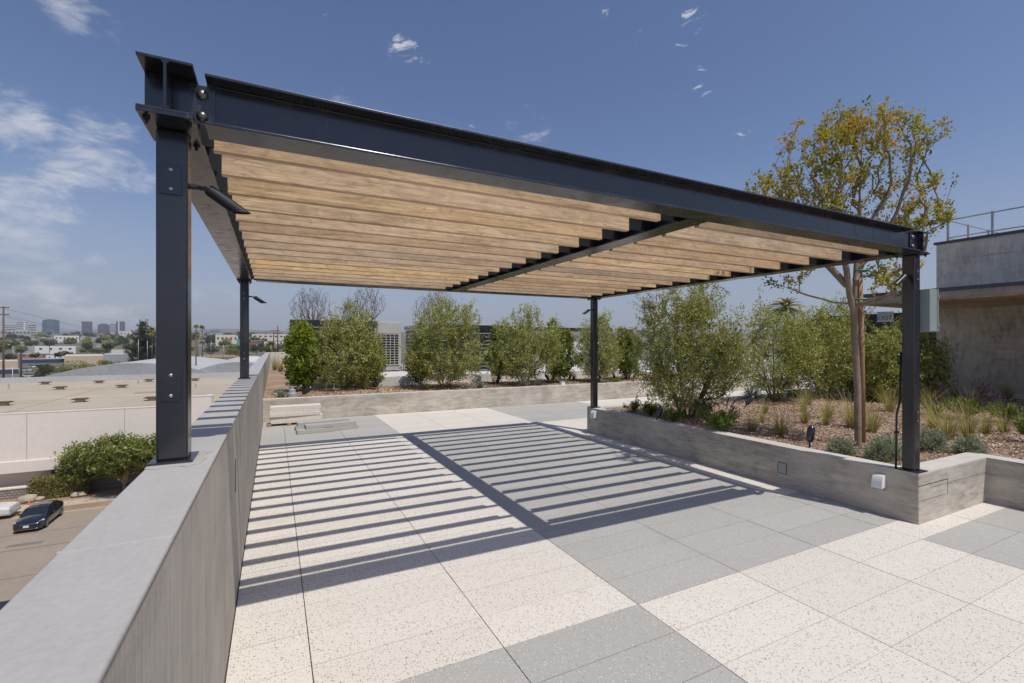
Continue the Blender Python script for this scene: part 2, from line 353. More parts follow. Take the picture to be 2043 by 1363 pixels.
def radii(P, par, rb, rt, e=2.3):
    n = len(P); acc = np.zeros(n); r = np.zeros(n)
    for i in range(n-1, -1, -1):
        r[i] = max(rt, acc[i]**(1/e) if acc[i] > 0 else rt)
        if par[i] >= 0: acc[par[i]] += r[i]**e
    mx = r.max(); return rt+(r-rt)*(rb-rt)/max(mx-rt, 1e-6)
def limb_mesh(P, par, r, nside=6, minr=0.0):
    V = []; Fc = []; first = {}; ang = np.arange(nside)*2*math.pi/nside; ca, sa = np.cos(ang), np.sin(ang)
    def ring(p, d, rr):
        d = d/max(np.linalg.norm(d), 1e-9); u = np.cross(d, (.31, .9, .12)); u /= max(np.linalg.norm(u), 1e-9); w = np.cross(d, u)
        b = len(V); V.extend(list(p+(np.outer(ca, u)+np.outer(sa, w))*rr)); return b
    rid = {}
    for i in range(len(P)):
        j = par[i]
        if j < 0 or r[i] < minr: continue
        d = P[i]-P[j]
        if j in rid and j not in first: a = rid[j]; first[j] = 1
        else: a = ring(P[j], d, min(r[j], r[i]*1.25))
        b = ring(P[i], d, r[i]); rid[i] = b
        for k in range(nside): Fc.append((a+k, a+(k+1) % nside, b+(k+1) % nside, b+k))
    return np.array(V), np.array(Fc)
def plant(name, label, cat, loc, stems, bl, ntip, per, L, W, leaf, bark='darkbark', rb=.03, rt=.003, clus=.10, step=.12, spread=.8, group=None,
          varf=None, nside=6, shell=.4, trunkname='trunk', crownname='crown', arch=.06, seed=1, down=1.9, bare=0, taper=None, topvar=.25, upw=0.0, hminf=.25):
    rng = np.random.default_rng(seed)
    T = blobs(bl, ntip, shell, rng)
    P, par, tips = skeleton(stems, T, step, arch, rng, down, upw, hminf); r = radii(P, par, rb, rt)
    root = thing(name, label, cat, loc, group)
    V, Fc = limb_mesh(P, par, r, nside); np_obj(trunkname, V, Fc, bark, root, smooth=True)
    if per:
        tp = P[tips]; dr = norm(tp-P[[par[i] for i in tips]]); n = len(tips)
        if bare: k = rng.random(n) > bare; tp, dr = tp[k], dr[k]; n = len(tp)
        rep = np.repeat(np.arange(n), per); sprig = leaf in ('olive',); back = rng.uniform(-2.0 if sprig else -1.0, .95 if sprig else .35, len(rep))[:, None]; dr = norm(dr+np.array([0, 0, .35 if sprig else 0])+rng.normal(0, .25 if sprig else 0, dr.shape))
        pts = tp[rep]+dr[rep]*back*clus*1.6+rng.normal(0, clus*(.20 if sprig else .42), (len(rep), 3))
        zc = (pts[:, 2]-pts[:, 2].min())/max(1e-6, np.ptp(pts[:, 2]))
        clv = rng.random(n)[rep]; var = np.clip(.55*rng.random(len(rep))+.3*clv+topvar*zc+(-.05), 0, 1)
        if varf: var = varf(pts, var, rng)
        V, Fc, va = leaves(pts, dr[rep]*.9+np.array([0, 0, .25]), L, W, var, spread, rng=rng)
        np_obj(crownname, V, Fc, leaf, root, var=va)
    return root
# ---------------------------------------------------------------- camera, light, sky
cam = bpy.data.cameras.new('camera'); co = bpy.data.objects.new('camera', cam); COL.objects.link(co); SC.camera = co
cam.sensor_width = 36; cam.lens = F/2043*36; cam.shift_y = (HY-681.5)/2043; cam.clip_start = .05; cam.clip_end = 60000
co.location = (0, 0, CAMZ); co.rotation_euler = (R(90), 0, -TH)
sd = Vector((.173, -.508, 1)).normalized()
sun = bpy.data.lights.new('sun', 'SUN'); sun.energy = 3.6; sun.angle = R(.53); sun.color = (1, .955, .89)
so = bpy.data.objects.new('sun', sun); COL.objects.link(so); so.rotation_euler = sd.to_track_quat('Z', 'Y').to_euler(); so.location = (5, -15, 30)
SC.view_settings.view_transform = 'Standard'; SC.view_settings.look = 'None'; SC.view_settings.exposure = 0; SC.view_settings.gamma = 1
w = NT('World', True); SC.world = w.m
sk = w.n('ShaderNodeTexSky', sky_type='NISHITA'); sk.sun_disc = False; sk.sun_elevation = math.asin(sd.z); sk.sun_rotation = math.atan2(sd.x, sd.y)
sk.air_density = 1.0; sk.dust_density = 1.2; sk.ozone_density = 2.2; sk.altitude = 100
tc = w.n('ShaderNodeTexCoord'); sep = w.n('ShaderNodeSeparateXYZ'); w.t.links.new(tc.outputs['Generated'], sep.inputs[0])
dx, dy, dz = sep.outputs
zz = w.math('ADD', w.math('MAXIMUM', dz, 0.0), .10)
pl = w.n('ShaderNodeCombineXYZ'); w.set(pl.inputs[0], w.math('DIVIDE', dx, zz)); w.set(pl.inputs[1], w.math('DIVIDE', dy, zz)); w.set(pl.inputs[2], dz)
mp = w.n('ShaderNodeMapping'); w.t.links.new(tc.outputs['Generated'], mp.inputs[0]); mp.inputs['Rotation'].default_value = (0, 0, 0); mp.inputs['Scale'].default_value = (1.0, 1.0, 2.3)
cn = w.noise(mp.outputs[0], 3.4, 10, .62, .55); cn2 = w.noise(mp.outputs[0], 12, 9, .66, .5)
cf = w.math('ADD', w.math('MULTIPLY', cn, .58), w.math('MULTIPLY', cn2, .42))
patches = [(10, 240, 95, 1.0), (60, 290, 70, .7), (190, 300, 80, .9), (260, 345, 60, .8), (150, 372, 80, .9), (215, 385, 60, .7), (20, 430, 120, 1.0), (70, 470, 90, .7), (60, 560, 120, .85), (160, 560, 120, .85), (250, 600, 110, .75), (60, 610, 120, .6), (440, 585, 90, .7), (330, 540, 60, .5), (804, 108, 34, .95), (846, 124, 18, .8), (1385, 42, 30, .75), (1404, 165, 30, .8), (1332, 188, 20, .7), (1278, 75, 18, .6), (1356, 98, 16, .7), (1045, 245, 60, .62), (932, 246, 22, .6), (130, 20, 60, .7), (200, 45, 50, .6), (720, 210, 60, .55), (55, 190, 70, .45), (1480, 250, 22, .5), (1210, 15, 24, .55), (980, 60, 50, .3), (660, 30, 40, .3)]
macc = None; maccS = None
for (px_, py_, rp_, st__) in patches:
    v_ = Vector(ray(px_, py_)); ln_ = v_.length; v_.normalize(); ang_ = math.atan(rp_/F/ln_)*(1.45 if rp_ > 45 else 1.5)
    dt = w.n('ShaderNodeVectorMath', operation='DOT_PRODUCT'); w.t.links.new(tc.outputs['Generated'], dt.inputs[0]); dt.inputs[1].default_value = v_
    mr = w.n('ShaderNodeMapRange', interpolation_type='SMOOTHSTEP'); w.t.links.new(dt.outputs['Value'], mr.inputs[0]); mr.inputs[1].default_value = math.cos(ang_); mr.inputs[2].default_value = 1.0; mr.inputs[3].default_value = 0; mr.inputs[4].default_value = st__
    if rp_ > 45: macc = mr.outputs[0] if macc is None else w.math('MAXIMUM', macc, mr.outputs[0])
    else: maccS = mr.outputs[0] if maccS is None else w.math('MAXIMUM', maccS, mr.outputs[0])
thr = w.math('SUBTRACT', .69, w.math('MULTIPLY', macc, .30))
cl = w.n('ShaderNodeMapRange', interpolation_type='SMOOTHSTEP'); w.set(cl.inputs[0], w.math('SUBTRACT', cf, thr)); cl.inputs[1].default_value = 0; cl.inputs[2].default_value = .20
cn3 = w.noise(mp.outputs[0], 26, 8, .66, .9); cs = w.n('ShaderNodeMapRange', interpolation_type='SMOOTHSTEP'); w.set(cs.inputs[0], w.math('SUBTRACT', w.math('ADD', cn3, w.math('MULTIPLY', maccS, .26)), .70)); cs.inputs[1].default_value = 0; cs.inputs[2].default_value = .16
den = w.math('MULTIPLY', w.math('MAXIMUM', cl.outputs[0], cs.outputs[0]), .76)
skc = w.mix(1.0, sk.outputs[0], (.97, .98, 1.12), 'MULTIPLY')
hz = w.n('ShaderNodeMapRange', interpolation_type='SMOOTHSTEP'); w.set(hz.inputs[0], dz); hz.inputs[1].default_value = .36; hz.inputs[2].default_value = -.02
skc = w.mix(w.math('MULTIPLY', hz.outputs[0], .72), skc, (3.7, 4.0, 4.9))
skc = w.mix(den, skc, (7.6, 7.6, 8.0))
bg = w.n('ShaderNodeBackground'); w.set(bg.inputs[0], skc); bg.inputs[1].default_value = .095
wo = w.n('ShaderNodeOutputWorld'); w.t.links.new(bg.outputs[0], wo.inputs[0])
# ---------------------------------------------------------------- deck paving: separate slabs with open joints
PX0 = -.749; PW = .914; PY0 = 2.23; PH = .305
def is_grey(x, y):
    if y > 8.33: return (x < 2.0) or (4.74 < x < 7.48)
    if y > 2.23:
        if x < 2.0: return False
        if x > 4.72: return 1.9 < y < 3.1
        return True
    if x < 1.98: return True
    return x > 4.72 and y < 1.93
pv = MB(); rp = random.Random(3)
for i in range(0, 23):
    for j in range(-17, 29):
        x0 = PX0+i*PW; x1 = x0+PW; y0 = PY0+j*PH; y1 = y0+PH
        x0 = max(x0, -.208)
        if x1 <= -.2 or y0 > 10.82: continue
        y1 = min(y1, 10.822)
        cx, cy = (x0+x1)/2, (y0+y1)/2
        if x0 > 5.3 and 2.3 < y0 < 6.6: continue
        if x0 > 6.6 and y1 < 2.4: continue
        g = .0026; gy = .0013 if rp.random() < .6 else .0021; dz_ = rp.uniform(-.0006, .0006)
        pv.box(x0+g, x1-g, y0+gy, y1-gy, -.05, dz_, 'pav_g' if is_grey(cx, cy) else 'pav_w', rp.random())
struct(pv.build('paving'))
jb = MB(); jb.box(-.212, 22, -5, 10.83, -.09, -.012); struct(jb.build('paving_bed', 'joint'))
# ---------------------------------------------------------------- parapet on the street side
PT = 1.152
t = thing('parapet_wall', 'long grey concrete parapet carrying the two street-side posts of the pergola', 'wall', (-.31, 10, -.05))
b = MB(); b.box(-.412, -.2125, -5, 27.9, -.25, PT-.014); b.build('wall_body', 'parapet', t, bevel=.006)
b = MB(); b.box(-.415, -.2095, -5, 27.9, PT-.0135, PT); b.build('coping', 'coping', t, bevel=.006, seg=3)
b = MB(); b.box(-.213, -.2095, 3.30, 3.315, .70, .90); b.build('wall_slot', 'dark', t)
b = MB(); b.box(-.2130, -.2085, 3.318, 3.322, .70, .90); b.build('slot_trim', 'galv', t)
b = MB()
for y in (1.33, 5.2, 9.0): b.box(-.4155, -.209, y, y+.012, PT-.008, PT+.0025)
b.build('coating_lap', 'coping', t, bevel=.002)
t = MB(); t.box(-.2, 1.9, 27.7, 27.9, -.2, 1.15); o = t.build('end_wall', 'planter_top', None, (.8, 27.8, -.2), bevel=.01); tag(o, 'low concrete end wall closing the roof beyond the far planting strip', 'wall')
# ---------------------------------------------------------------- planter walls
PZ = .447
t = thing('planter_wall', 'stepped board-marked concrete planter wall under the two garden-side pergola posts', 'planter wall', (5.18, 4.5, 0))
b = MB(); b.prism([(5.08, 2.09), (6.44, 2.09), (6.44, -5), (6.64, -5), (6.64, 2.29), (5.28, 2.29), (5.28, 6.83), (14.2, 6.83), (14.2, 7.03), (5.08, 7.03)], -.04, PZ-.004)
b.build('wall_body', 'planter', t, bevel=.007)
b = MB(); b.prism([(5.082, 2.092), (6.442, 2.092), (6.442, -5), (6.638, -5), (6.638, 2.288), (5.278, 2.288), (5.278, 6.832), (14.2, 6.832), (14.2, 7.028), (5.082, 7.028)], PZ-.0035, PZ)
b.build('wall_top', 'planter_top', t)
b = MB(); b.box(5.076, 5.081, 3.295, 3.385, .150, .262, 'galv'); o = b.build('cover_plate', None, t); 
b = MB()
for a in ((5.0745, 5.081, 3.290, 3.295, .145, .267), (5.0745, 5.081, 3.385, 3.390, .145, .267), (5.0745, 5.081, 3.295, 3.385, .262, .267), (5.0745, 5.081, 3.295, 3.385, .145, .150)): b.box(*a)
b.build('plate_surround', 'gasket', t)
b = MB(); b.box(5.08, 5.62, 2.0885, 2.091, .336, .341); b.box(5.615, 5.62, 2.0885, 2.091, .205, .336); b.build('form_recess_line', 'dark', t)
b = MB(); b.box(5.08, 5.62, 2.0885, 2.091, .203, .2045); b.box(5.3, 6.44, 2.0885, 2.091, .30, .3015); b.build('form_line', 'gasket', t)
t = thing('planter_wall', 'long low concrete planter wall behind the paver stacks, at the foot of the hedge', 'planter wall', (5, 10.9, 0))
b = MB(); b.box(-.212, 15, 10.83, 11.03, -.04, PZ+.012); b.build('wall_body', 'planter', t, bevel=.007)
b = MB(); b.box(-.21, 15, 10.832, 11.028, PZ+.0125, PZ+.016); b.build('wall_top', 'planter_top', t)
# ---------------------------------------------------------------- pergola
ZB = 2.417; BD = .19; FW = .165; TF = .011
PG = thing('pergola', 'dark steel pergola roofed with timber slats over the terrace', 'pergola', (2.42, 4.6, 0))
def ibeam_y(xc, y0, y1, name, fw=FW):
    b = MB(); h = fw/2
    b.box(xc-h, xc+h, y0, y1, ZB, ZB+TF); b.box(xc-h, xc+h, y0, y1, ZB+BD-TF, ZB+BD); b.box(xc-.005, xc+.005, y0, y1, ZB+TF, ZB+BD-TF)
    for s_ in (-1, 1):      # root fillets
        for z0, z1 in ((ZB+TF, ZB+TF+.008), (ZB+BD-TF-.008, ZB+BD-TF)): b.box(xc+s_*.005-(.006 if s_ < 0 else 0), xc+s_*.005+(.006 if s_ > 0 else 0), y0, y1, z0, z1)
    return b.build(name, 'steel', PG, bevel=.0018)
def ibeam_x(x0, x1, yc, name, top0, top1, bot0, bot1):
    b = MB(); h = .075
    b.box(bot0, bot1, yc-h, yc+h, ZB, ZB+TF); b.box(top0, top1, yc-h, yc+h, ZB+BD-TF, ZB+BD); b.box(x0, x1, yc-.005, yc+.005, ZB+TF, ZB+BD-TF)
    for s_ in (-1, 1):
        for z0, z1 in ((ZB+TF, ZB+TF+.008), (ZB+BD-TF-.008, ZB+BD-TF)): b.box(max(x0, top0), min(x1, top1), yc+s_*.005-(.006 if s_ < 0 else 0), yc+s_*.005+(.006 if s_ > 0 else 0), z0, z1)
    return b.build(name, 'steel', PG, bevel=.0018)
XL, XR, YF, YB = -.344, 5.182, 2.15, 6.985
ibeam_y(XL, 2.025, 7.06, 'side_beam'); ibeam_y(XR, 2.095, 7.06, 'side_beam'); ibeam_y(2.51, YF+.0875, YB-.0875, 'middle_beam', .17)
for xc in (XL, XR):
    for yc in (2.15, 7.02):
        for s_ in (-1, 1): q = MB(); q.box(min(xc+s_*.0055, xc+s_*.0815), max(xc+s_*.0055, xc+s_*.0815), yc, yc+.010, ZB+TF, ZB+BD-TF); q.build('stiffener', 'steel', PG)
ibeam_x(-.232, 5.055, YF, 'front_beam', -.232, 4.985, -.232, 5.075)
ibeam_x(-.24, 5.07, YB, 'back_beam', -.215, 5.0, -.215, 5.06)
for xc, sx in ((XL, 1), (XR, -1)):
    for yc in (YF, YB):
        b = MB(); x0, x1 = sorted((xc+sx*.006, xc+sx*.140)); s_ = -1 if yc == YF else 1
        b.box(x0, x1, yc+s_*.0055-.004+(-.004 if s_ < 0 else .004), yc+s_*.0055+.004+(-.004 if s_ < 0 else .004), ZB+.022, ZB+BD-.022)
        p = b.build('shear_plate', 'steel', PG)
        for z in (ZB+.05, ZB+.132):
            q = MB(); q.lathe((xc+sx*.098, yc-.0125, z), (0, -1, 0), [(0, .021), (.003, .0205), (.008, .0185), (.013, .014), (.0165, .007), (.0172, .001)], 18)
            q.build('bolt', 'bolt', p, smooth=True)
    # plate stiffeners in the side beams above the posts
def post(xc, yc, zb, lights=True):
    a = .05; b = MB(); b.box(xc-a, xc+a, yc-a, yc+a, zb+.008, ZB-.0125)
    p = b.build('post', 'steel', PG, bevel=.011, seg=4)
    q = MB(); hx = .082
    if zb > 1: q.box(xc-.069, xc+.07, yc-.085, yc+.085, zb+.0038, zb+.0115)
    else: q.box(xc-.095, xc+.085, yc-.095, yc+.085, zb+.0005, zb+.0085)
    q.build('base_plate', 'steel', p, bevel=.002)
    q = MB(); q.box(xc-.0825, xc+.0825, yc-(.177 if xc < 0 and yc < 3 else .108), yc+.105, ZB-.0125, ZB-.0005); q.build('cap_plate', 'steel', p, bevel=.001)
    for dx_ in (-.062, .062):
        for dy_ in (-.082 if not (xc < 0 and yc < 3) else -.125, .080):
            q = MB(); q.lathe((xc+dx_, yc+dy_, ZB-.0125), (0, 0, -1), [(0, .0125), (.009, .0125), (.0092, .006), (.022, .006)], 6); q.build('bolt', 'blacksteel', p)
    tops = ((1.50, 1.385), (2.27, 2.16)) if zb > 1 else ((1.0, .885), (2.27, 2.16))
    for zt_, zb_ in tops:
        q = MB(); q.box(xc-.034, xc+.030, yc-a-.0045, yc-a-.0002, zb_, zt_); cp = q.build('cover_plate', 'steel', p, bevel=.0012)
        for zq in (zb_+.02, zt_-.018):
            s = MB(); s.lathe((xc-.002, yc-a-.0045, zq), (0, -1, 0), [(0, .0065), (.002, .006), (.0032, .004), (.0034, .0018), (.002, .0016)], 12); s.build('screw', 'screw', cp, smooth=False)
    return p
post(XL, 2.20, PT); post(XL, 6.98, PT); post(XR, 2.19, PZ); post(XR, 6.955, PZ)
SP = .3136; ST = .041; SH = .128
for bay, (x0, x1, ends) in enumerate(((-.229, 2.29, ((-.339, -.227), (2.288, 2.505))), (2.64, 4.955, ((2.515, 2.642), (4.953, 5.177))))):
    for k in range(15):
        y = 2.34+k*SP; b = MB(); jx = random.uniform(-.003, .003); jz = random.uniform(-.0015, .0015)
        b.box(x0+jx, x1+jx, y, y+ST, ZB+.001+jz, ZB+SH+jz)
        sl = b.build('slat', 'wood', PG, loc=((x0+x1)/2, y, ZB), bevel=.002, seg=1)
        for e0, e1 in ends:
            q = MB(); yy = y-.0045
            q.box(e0, e1, yy-.0, yy+.004, ZB+.012, ZB+SH-.01); q.build('slat_bracket', 'blacksteel', sl)
        for zq in (ZB+.045, ZB+.09):
            q = MB(); q.lathe((ends[0][1]-.008, y-.0047, zq), (0, -1, 0), [(0, .004), (.002, .003)], 8); q.build('screw', 'gasket', sl)
fl = MB(); fp = []; rq = random.Random(9)
for k in range(28):
    a = 2*math.pi*k/28; rx, ry = .098, .125; ca_, sa_ = math.cos(a), math.sin(a); m_ = max(abs(ca_), abs(sa_)); fp.append((max(-.413, min(-.212, -.335+rx*ca_/m_*rq.uniform(.9, 1.12))), 2.2+ry*sa_/m_*rq.uniform(.9, 1.2)))
fl.prism(fp, PT, PT+.0035); o = fl.build('sealant_patch', 'coping', None, (-.335, 2.2, PT), bevel=.0015); tag(o, 'uneven pale sealant coat round the foot of the nearest post', 'sealant')
def spot(x, y, z, sx, label, ex=.115, dy_=.012, dz_=-.078):
    t = thing('spotlight', label, 'spotlight', (x, y, z), 'spotlights on the pergola posts')
    b = MB(); b.tube([(x, y, z), (x+sx*.022, y, z)], [.011, .011], 10); b.tube([(x+sx*.022, y, z), (x+sx*.048, y, z-.004)], .0085, 10); b.build('arm', 'blacksteel', t, smooth=False)
    b = MB(); b.lathe((x+sx*.050, y-.013, z-.005), (0, 1, 0), [(0, .010), (.026, .010)], 12); b.build('knuckle', 'blacksteel', t)
    A = Vector((x+sx*.060, y, z-.004)); D = Vector((sx*ex, dy_, dz_)).normalized(); L = .135; r = .0235
    u = D.cross(Vector((0, 0, 1))).normalized(); w_ = D.cross(u); n = 20; V = []; Fc = []
    for h in (0, .004, None, 'in'):
        for k in range(n):
            a = 2*math.pi*k/n; rr = r*(.9 if h == 0 else (.88 if h == 'in' else 1)); q = (u*math.cos(a)+w_*math.sin(a))*rr; p0 = A+q
            if h in (None, 'in'):
                e = A+D*L; k_ = (e.z-(p0.z))/D.z; k_ = L+(k_-L)*.85
                V.append(p0+D*k_)
            else: V.append(p0+D*h)
    for i in range(3):
        for k in range(n): Fc.append((i*n+k, i*n+(k+1) % n, (i+1)*n+(k+1) % n, (i+1)*n+k))
    Fc.append(tuple(range(n-1, -1, -1)))
    b = MB(); b.add(V, Fc); b.build('barrel', 'blacksteel', t, smooth=False)
    b = MB(); b.lathe(A+D*(L*.6), D, [(0, r*.86), (.002, r*.86)], 16); b.build('lens', 'glasslens', t)
spot(XL+.051, 2.20, 2.213, 1, 'black spotlight on the nearest post, at the top left of the terrace')
spot(XL+.051, 6.98, 2.213, 1, 'black spotlight on the far post that stands on the parapet')
spot(XR-.051, 2.19, 2.213, -1, 'black spotlight on the right-hand post at the planter corner')
spot(XR-.051, 6.955, 2.213, -1, 'small black spotlight on the far post rising from the planter end')
# box and conduit on the right-hand post
t = thing('electrical_box', 'grey-green metal electrical box fixed behind the right-hand pergola post', 'electrical box', (5.30, 2.16, 1.71))
b = MB(); b.box(5.236, 5.372, 2.072, 2.25, 1.712, 2.092); b.build('case', 'boxgrey', t, bevel=.003)
b = MB(); b.box(5.366, 5.384, 2.066, 2.256, 1.706, 2.098); b.build('door', 'boxgrey', t, bevel=.002)
for z in (1.77, 2.03): b = MB(); b.tube([(5.378, 2.062, z-.014), (5.378, 2.062, z+.014)], .005, 8); b.build('hinge', 'galv', t)
b = MB(); b.lathe((5.30, 2.072, 1.725), (0, -1, 0), [(0, .006), (.004, .005)], 8); b.build('catch', 'galv', t)
t = thing('conduit', 'thin black conduit running up beside the right-hand pergola post', 'pipe', (5.145, 2.295, PZ))
b = MB(); b.tube([(5.145, 2.29, PZ), (5.147, 2.285, PZ+.5), (5.16, 2.265, PZ+.62), (5.165, 2.26, 1.52)], .0085, 10); b.build('pipe', 'blacksteel', t, smooth=True)
b = MB(); b.cbox((5.16, 2.255, 1.12), (.03, .03, .02)); b.cbox((5.145, 2.285, .78), (.03, .03, .02)); b.build('pipe_clamp', 'blacksteel', t)
# wall lights on the planter wall
def wall_light(x, y, z, label, h=.125, wd=.092):
    t = thing('wall_light', label, 'wall light', (x, y, z), 'white lights on the planter wall')
    n = 8; prof = [(x, z+h*.5)]
    for k in range(n+1):
        a = math.pi*.5*(1-k/n)*.96; prof.append((x-.018-.05*math.cos(a), z-h*.5+h*1.0*math.sin(a)))
    prof += [(x, z-h*.42)]
    V = [(px, y-wd/2, pz) for px, pz in prof]+[(px, y+wd/2, pz) for px, pz in prof]; m_ = len(prof)
    Fc = [tuple(range(m_)), tuple(range(2*m_-1, m_-1, -1))]+[(i, m_+i, m_+(i+1) % m_, (i+1) % m_) for i in range(m_)]
    b = MB(); b.add(V, Fc); b.build('hood', 'white', t, bevel=.004)
    b = MB(); b.box(x-.045, x-.006, y-wd*.38, y+wd*.38, z-h*.5-.008, z-h*.5+.004); b.build('lamp_glass', 'glasslens', t)
wall_light(5.079, 2.385, .315, 'white hooded light on the planter wall, near the corner below the right-hand post')
wall_light(5.079, 6.80, .345, 'small white hooded light at the far end of the planter wall, below a post', .13, .12)
# ---------------------------------------------------------------- loose pavers by the far planter wall
def slab(c, L, W, H, rz, mat, label, tilt=0, grp='loose pavers stacked on the terrace'):
    b = MB(); rt = Matrix.Rotation(rz, 3, 'Z')@Matrix.Rotation(tilt, 3, 'Y')
    b.cbox((c[0], c[1], c[2]+H/2), (L, W, H), mat, rt, random.random()); o = b.build('paver', None, None, c, bevel=.003)
    return tag(o, label, 'paver', grp)
z = 0
H5 = .063
o = MB(); o.cbox((-.09, 10.25, .022), (.07, .20, .043), 'stake'); o = o.build('wood_block', None, None, (-.09, 10.25, 0)); tag(o, 'small timber block propping the left end of the pale paver stack', 'wood block')
o = MB(); o.cbox((.26, 10.25, .022), (.07, .20, .043), 'stake'); o = o.build('wood_block', None, None, (.26, 10.25, 0)); tag(o, 'small timber block under the right part of the pale paver stack', 'wood block')
lay = [(.40, .044, 'lowest pale paver of the stack by the parapet corner, resting on blocks', .914), (.40, 0.108, 'second pale paver from the bottom of the stack by the parapet corner', .95), (.385, 0.173, 'pale paver in the middle of the stack by the parapet corner', .914), (.40, 0.237, 'second pale paver from the top of the stack by the parapet corner', .914), (.42, 0.302, 'topmost pale paver of the stack by the parapet corner', .914)]
for i, (cx, zz_, lb, L) in enumerate(lay):
    slab((cx-.01*i+random.uniform(-.012, .012), 10.38+random.uniform(-.02, .02), zz_), L, .305, .063, R(random.uniform(-1.2, 1.2)), 'pav_w', lb)
gs = [((.80, 9.62, .002), .914, .20, R(7), 'grey paver lying flat at the back left of the low grey pile'), ((.83, 9.66, .054), .914, .20, R(6), 'upper grey paver at the back of the low grey pile'),
      ((.66, 9.20, .002), .62, .20, R(4), 'short grey paver at the front left of the low grey pile'), ((1.10, 9.28, .002), .62, .17, R(9), 'grey paver at the front right of the low grey pile'), ((.93, 9.30, .054), .88, .22, R(7), 'topmost grey paver of the low grey pile')]
for c, L, W, rz, lb in gs: slab((c[0], c[1], c[2]*1.3), L, W, .066, rz, 'pav_g', lb)
# ================================================================ planting beds
BEDS = []
def bz(x, y):
    x = np.asarray(x, float); y = np.asarray(y, float); out = np.full(x.shape, .40)
    for (x0, x1, y0, y1, z, amp, ph) in BEDS:
        e = np.clip(np.minimum(np.minimum(x-x0, x1-x), np.minimum(y-y0, y1-y))/.35, 0, 1)
        h = z+amp*e*(np.sin(x*2.1+ph[0])+np.sin(y*2.7+ph[1])+np.sin(x*5.3+y*3.1+ph[2])*.5+np.sin(y*6.1-x*2.2+ph[3])*.5+1.2)*.5
        k = (x >= x0) & (x <= x1) & (y >= y0) & (y <= y1); out = np.where(k, np.maximum(out, h), out)
    return out
def bed(name, x0, x1, y0, y1, z, mat, n=60, amp=.03, hole=None, seed=1, kind='structure'):
    rng = np.random.default_rng(seed); nx = max(4, int((x1-x0)*5)); ny = max(4, int((y1-y0)*5)); V = []; Fc = []
    ph = rng.uniform(0, 6, 8); BEDS.append((x0, x1, y0, y1, z, amp, ph))
    for j in range(ny+1):
        for i in range(nx+1):
            x = x0+(x1-x0)*i/nx; y = y0+(y1-y0)*j/ny
            e = min(1, min(x-x0, x1-x, y-y0, y1-y)/.35)
            V.append((x, y, z+amp*e*(math.sin(x*2.1+ph[0])+math.sin(y*2.7+ph[1])+math.sin(x*5.3+y*3.1+ph[2])*.5+math.sin(y*6.1-x*2.2+ph[3])*.5+1.2)*.5))
    for j in range(ny):
        for i in range(nx): a = j*(nx+1)+i; Fc.append((a, a+1, a+nx+2, a+nx+1))
    b = MB(); b.add(V, Fc); o = b.build(name, mat, smooth=True); o['kind'] = kind; return o
bed('planting_bed', 5.275, 6.66, 2.27, 6.84, .395, 'mulch', seed=2); bed('planting_bed', 6.63, 14.47, -5, 6.84, .395, 'mulch', seed=4, amp=.03)
bed('planting_bed', -.213, 2.35, 11.02, 27.7, .405, 'mulch', seed=5); bed('planting_bed', 2.35, 4.1, 11.02, 13.3, .405, 'gravel', seed=6, amp=.01); bed('planting_bed', 4.1, 15.2, 11.02, 15.0, .405, 'mulch', seed=7)
def chips(x0, x1, y0, y1, n, z, seed, sz=.028, ex=None):
    rng = np.random.default_rng(seed); P = np.stack([rng.uniform(x0, x1, n), rng.uniform(y0, y1, n), rng.uniform(z, z+.05, n)], 1); P[:, 2] = bz(P[:, 0], P[:, 1])+rng.uniform(-.002, .014, n)
    D = norm(np.stack([rng.normal(0, 1, n), rng.normal(0, 1, n), rng.normal(0, .22, n)], 1))
    V, Fc, va = leaves(P, D, sz*1.5, sz*.55, np.clip(rng.normal(.5, .28, n), 0, 1), .15, .1, rng=rng)
    o = np_obj('bark_chips', V, Fc, 'chip', var=va, loc=(x0, y0, z)); o['kind'] = 'stuff'
    tag(o, 'loose brown bark chips covering the planting soil', 'bark mulch'); o['kind'] = 'stuff'; return o
chips(5.3, 6.62, 2.32, 6.8, 16000, .405, 21, .02); chips(6.62, 9.5, -.6, 6.8, 34000, .405, 22, .023); chips(9.5, 14.4, -.5, 6.8, 20000, .415, 23, .03); chips(-.18, 11, 11.05, 13.2, 16000, .415, 24, .03)
# gravel strip and curb by the building, roof beyond
o = MB(); o.box(14.46, 14.62, -6, 7.03, -.04, .50); o = o.build('garden_curb', 'planter_top', None, (14.54, 1, 0), bevel=.006); tag(o, 'narrow pale concrete curb between the planting and the concrete building', 'curb')
b = MB(); b.box(14.62, 60, -12, 28, -.3, .0); b.box(15.0, 60, 10.83, 28, 0, .3); struct(b.build('roof_surface', 'roofgrey'))
b = MB(); b.box(2.3, 15.0, 14.9, 27.7, -.2, .40); struct(b.build('service_roof', 'pad'))
# ---------------------------------------------------------------- the concrete building to the right
B = thing('concrete_building', 'board-marked concrete roof building with timber soffit at the right edge', 'building', (16, 2, 0))
WX = 14.9; WY = 5.77
b = MB(); b.box(WX, WX+7, -12, WY, -.3, 2.47); b.build('lower_wall', 'bldg_shaded', B)
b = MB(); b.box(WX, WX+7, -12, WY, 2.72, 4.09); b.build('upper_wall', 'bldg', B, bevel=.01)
b = MB(); b.box(WX-.04, WX+7.04, -12, WY+.04, 4.09, 4.15); b.build('roof_capping', 'steel', B)
b = MB(); b.box(17.35, WX+7, WY+.05, 6.64, 2.72, 4.15); b.build('rear_roof_block', 'bldg', B)
b = MB(); b.box(WX-.03, WX, -12, WY+.03, 2.86, 2.99); b.build('flashing', 'galv', B)
b = MB(); b.box(11.8, WX+6, -12, 6.02, 2.64, 2.71); b.build('canopy_cap', 'steel', B)
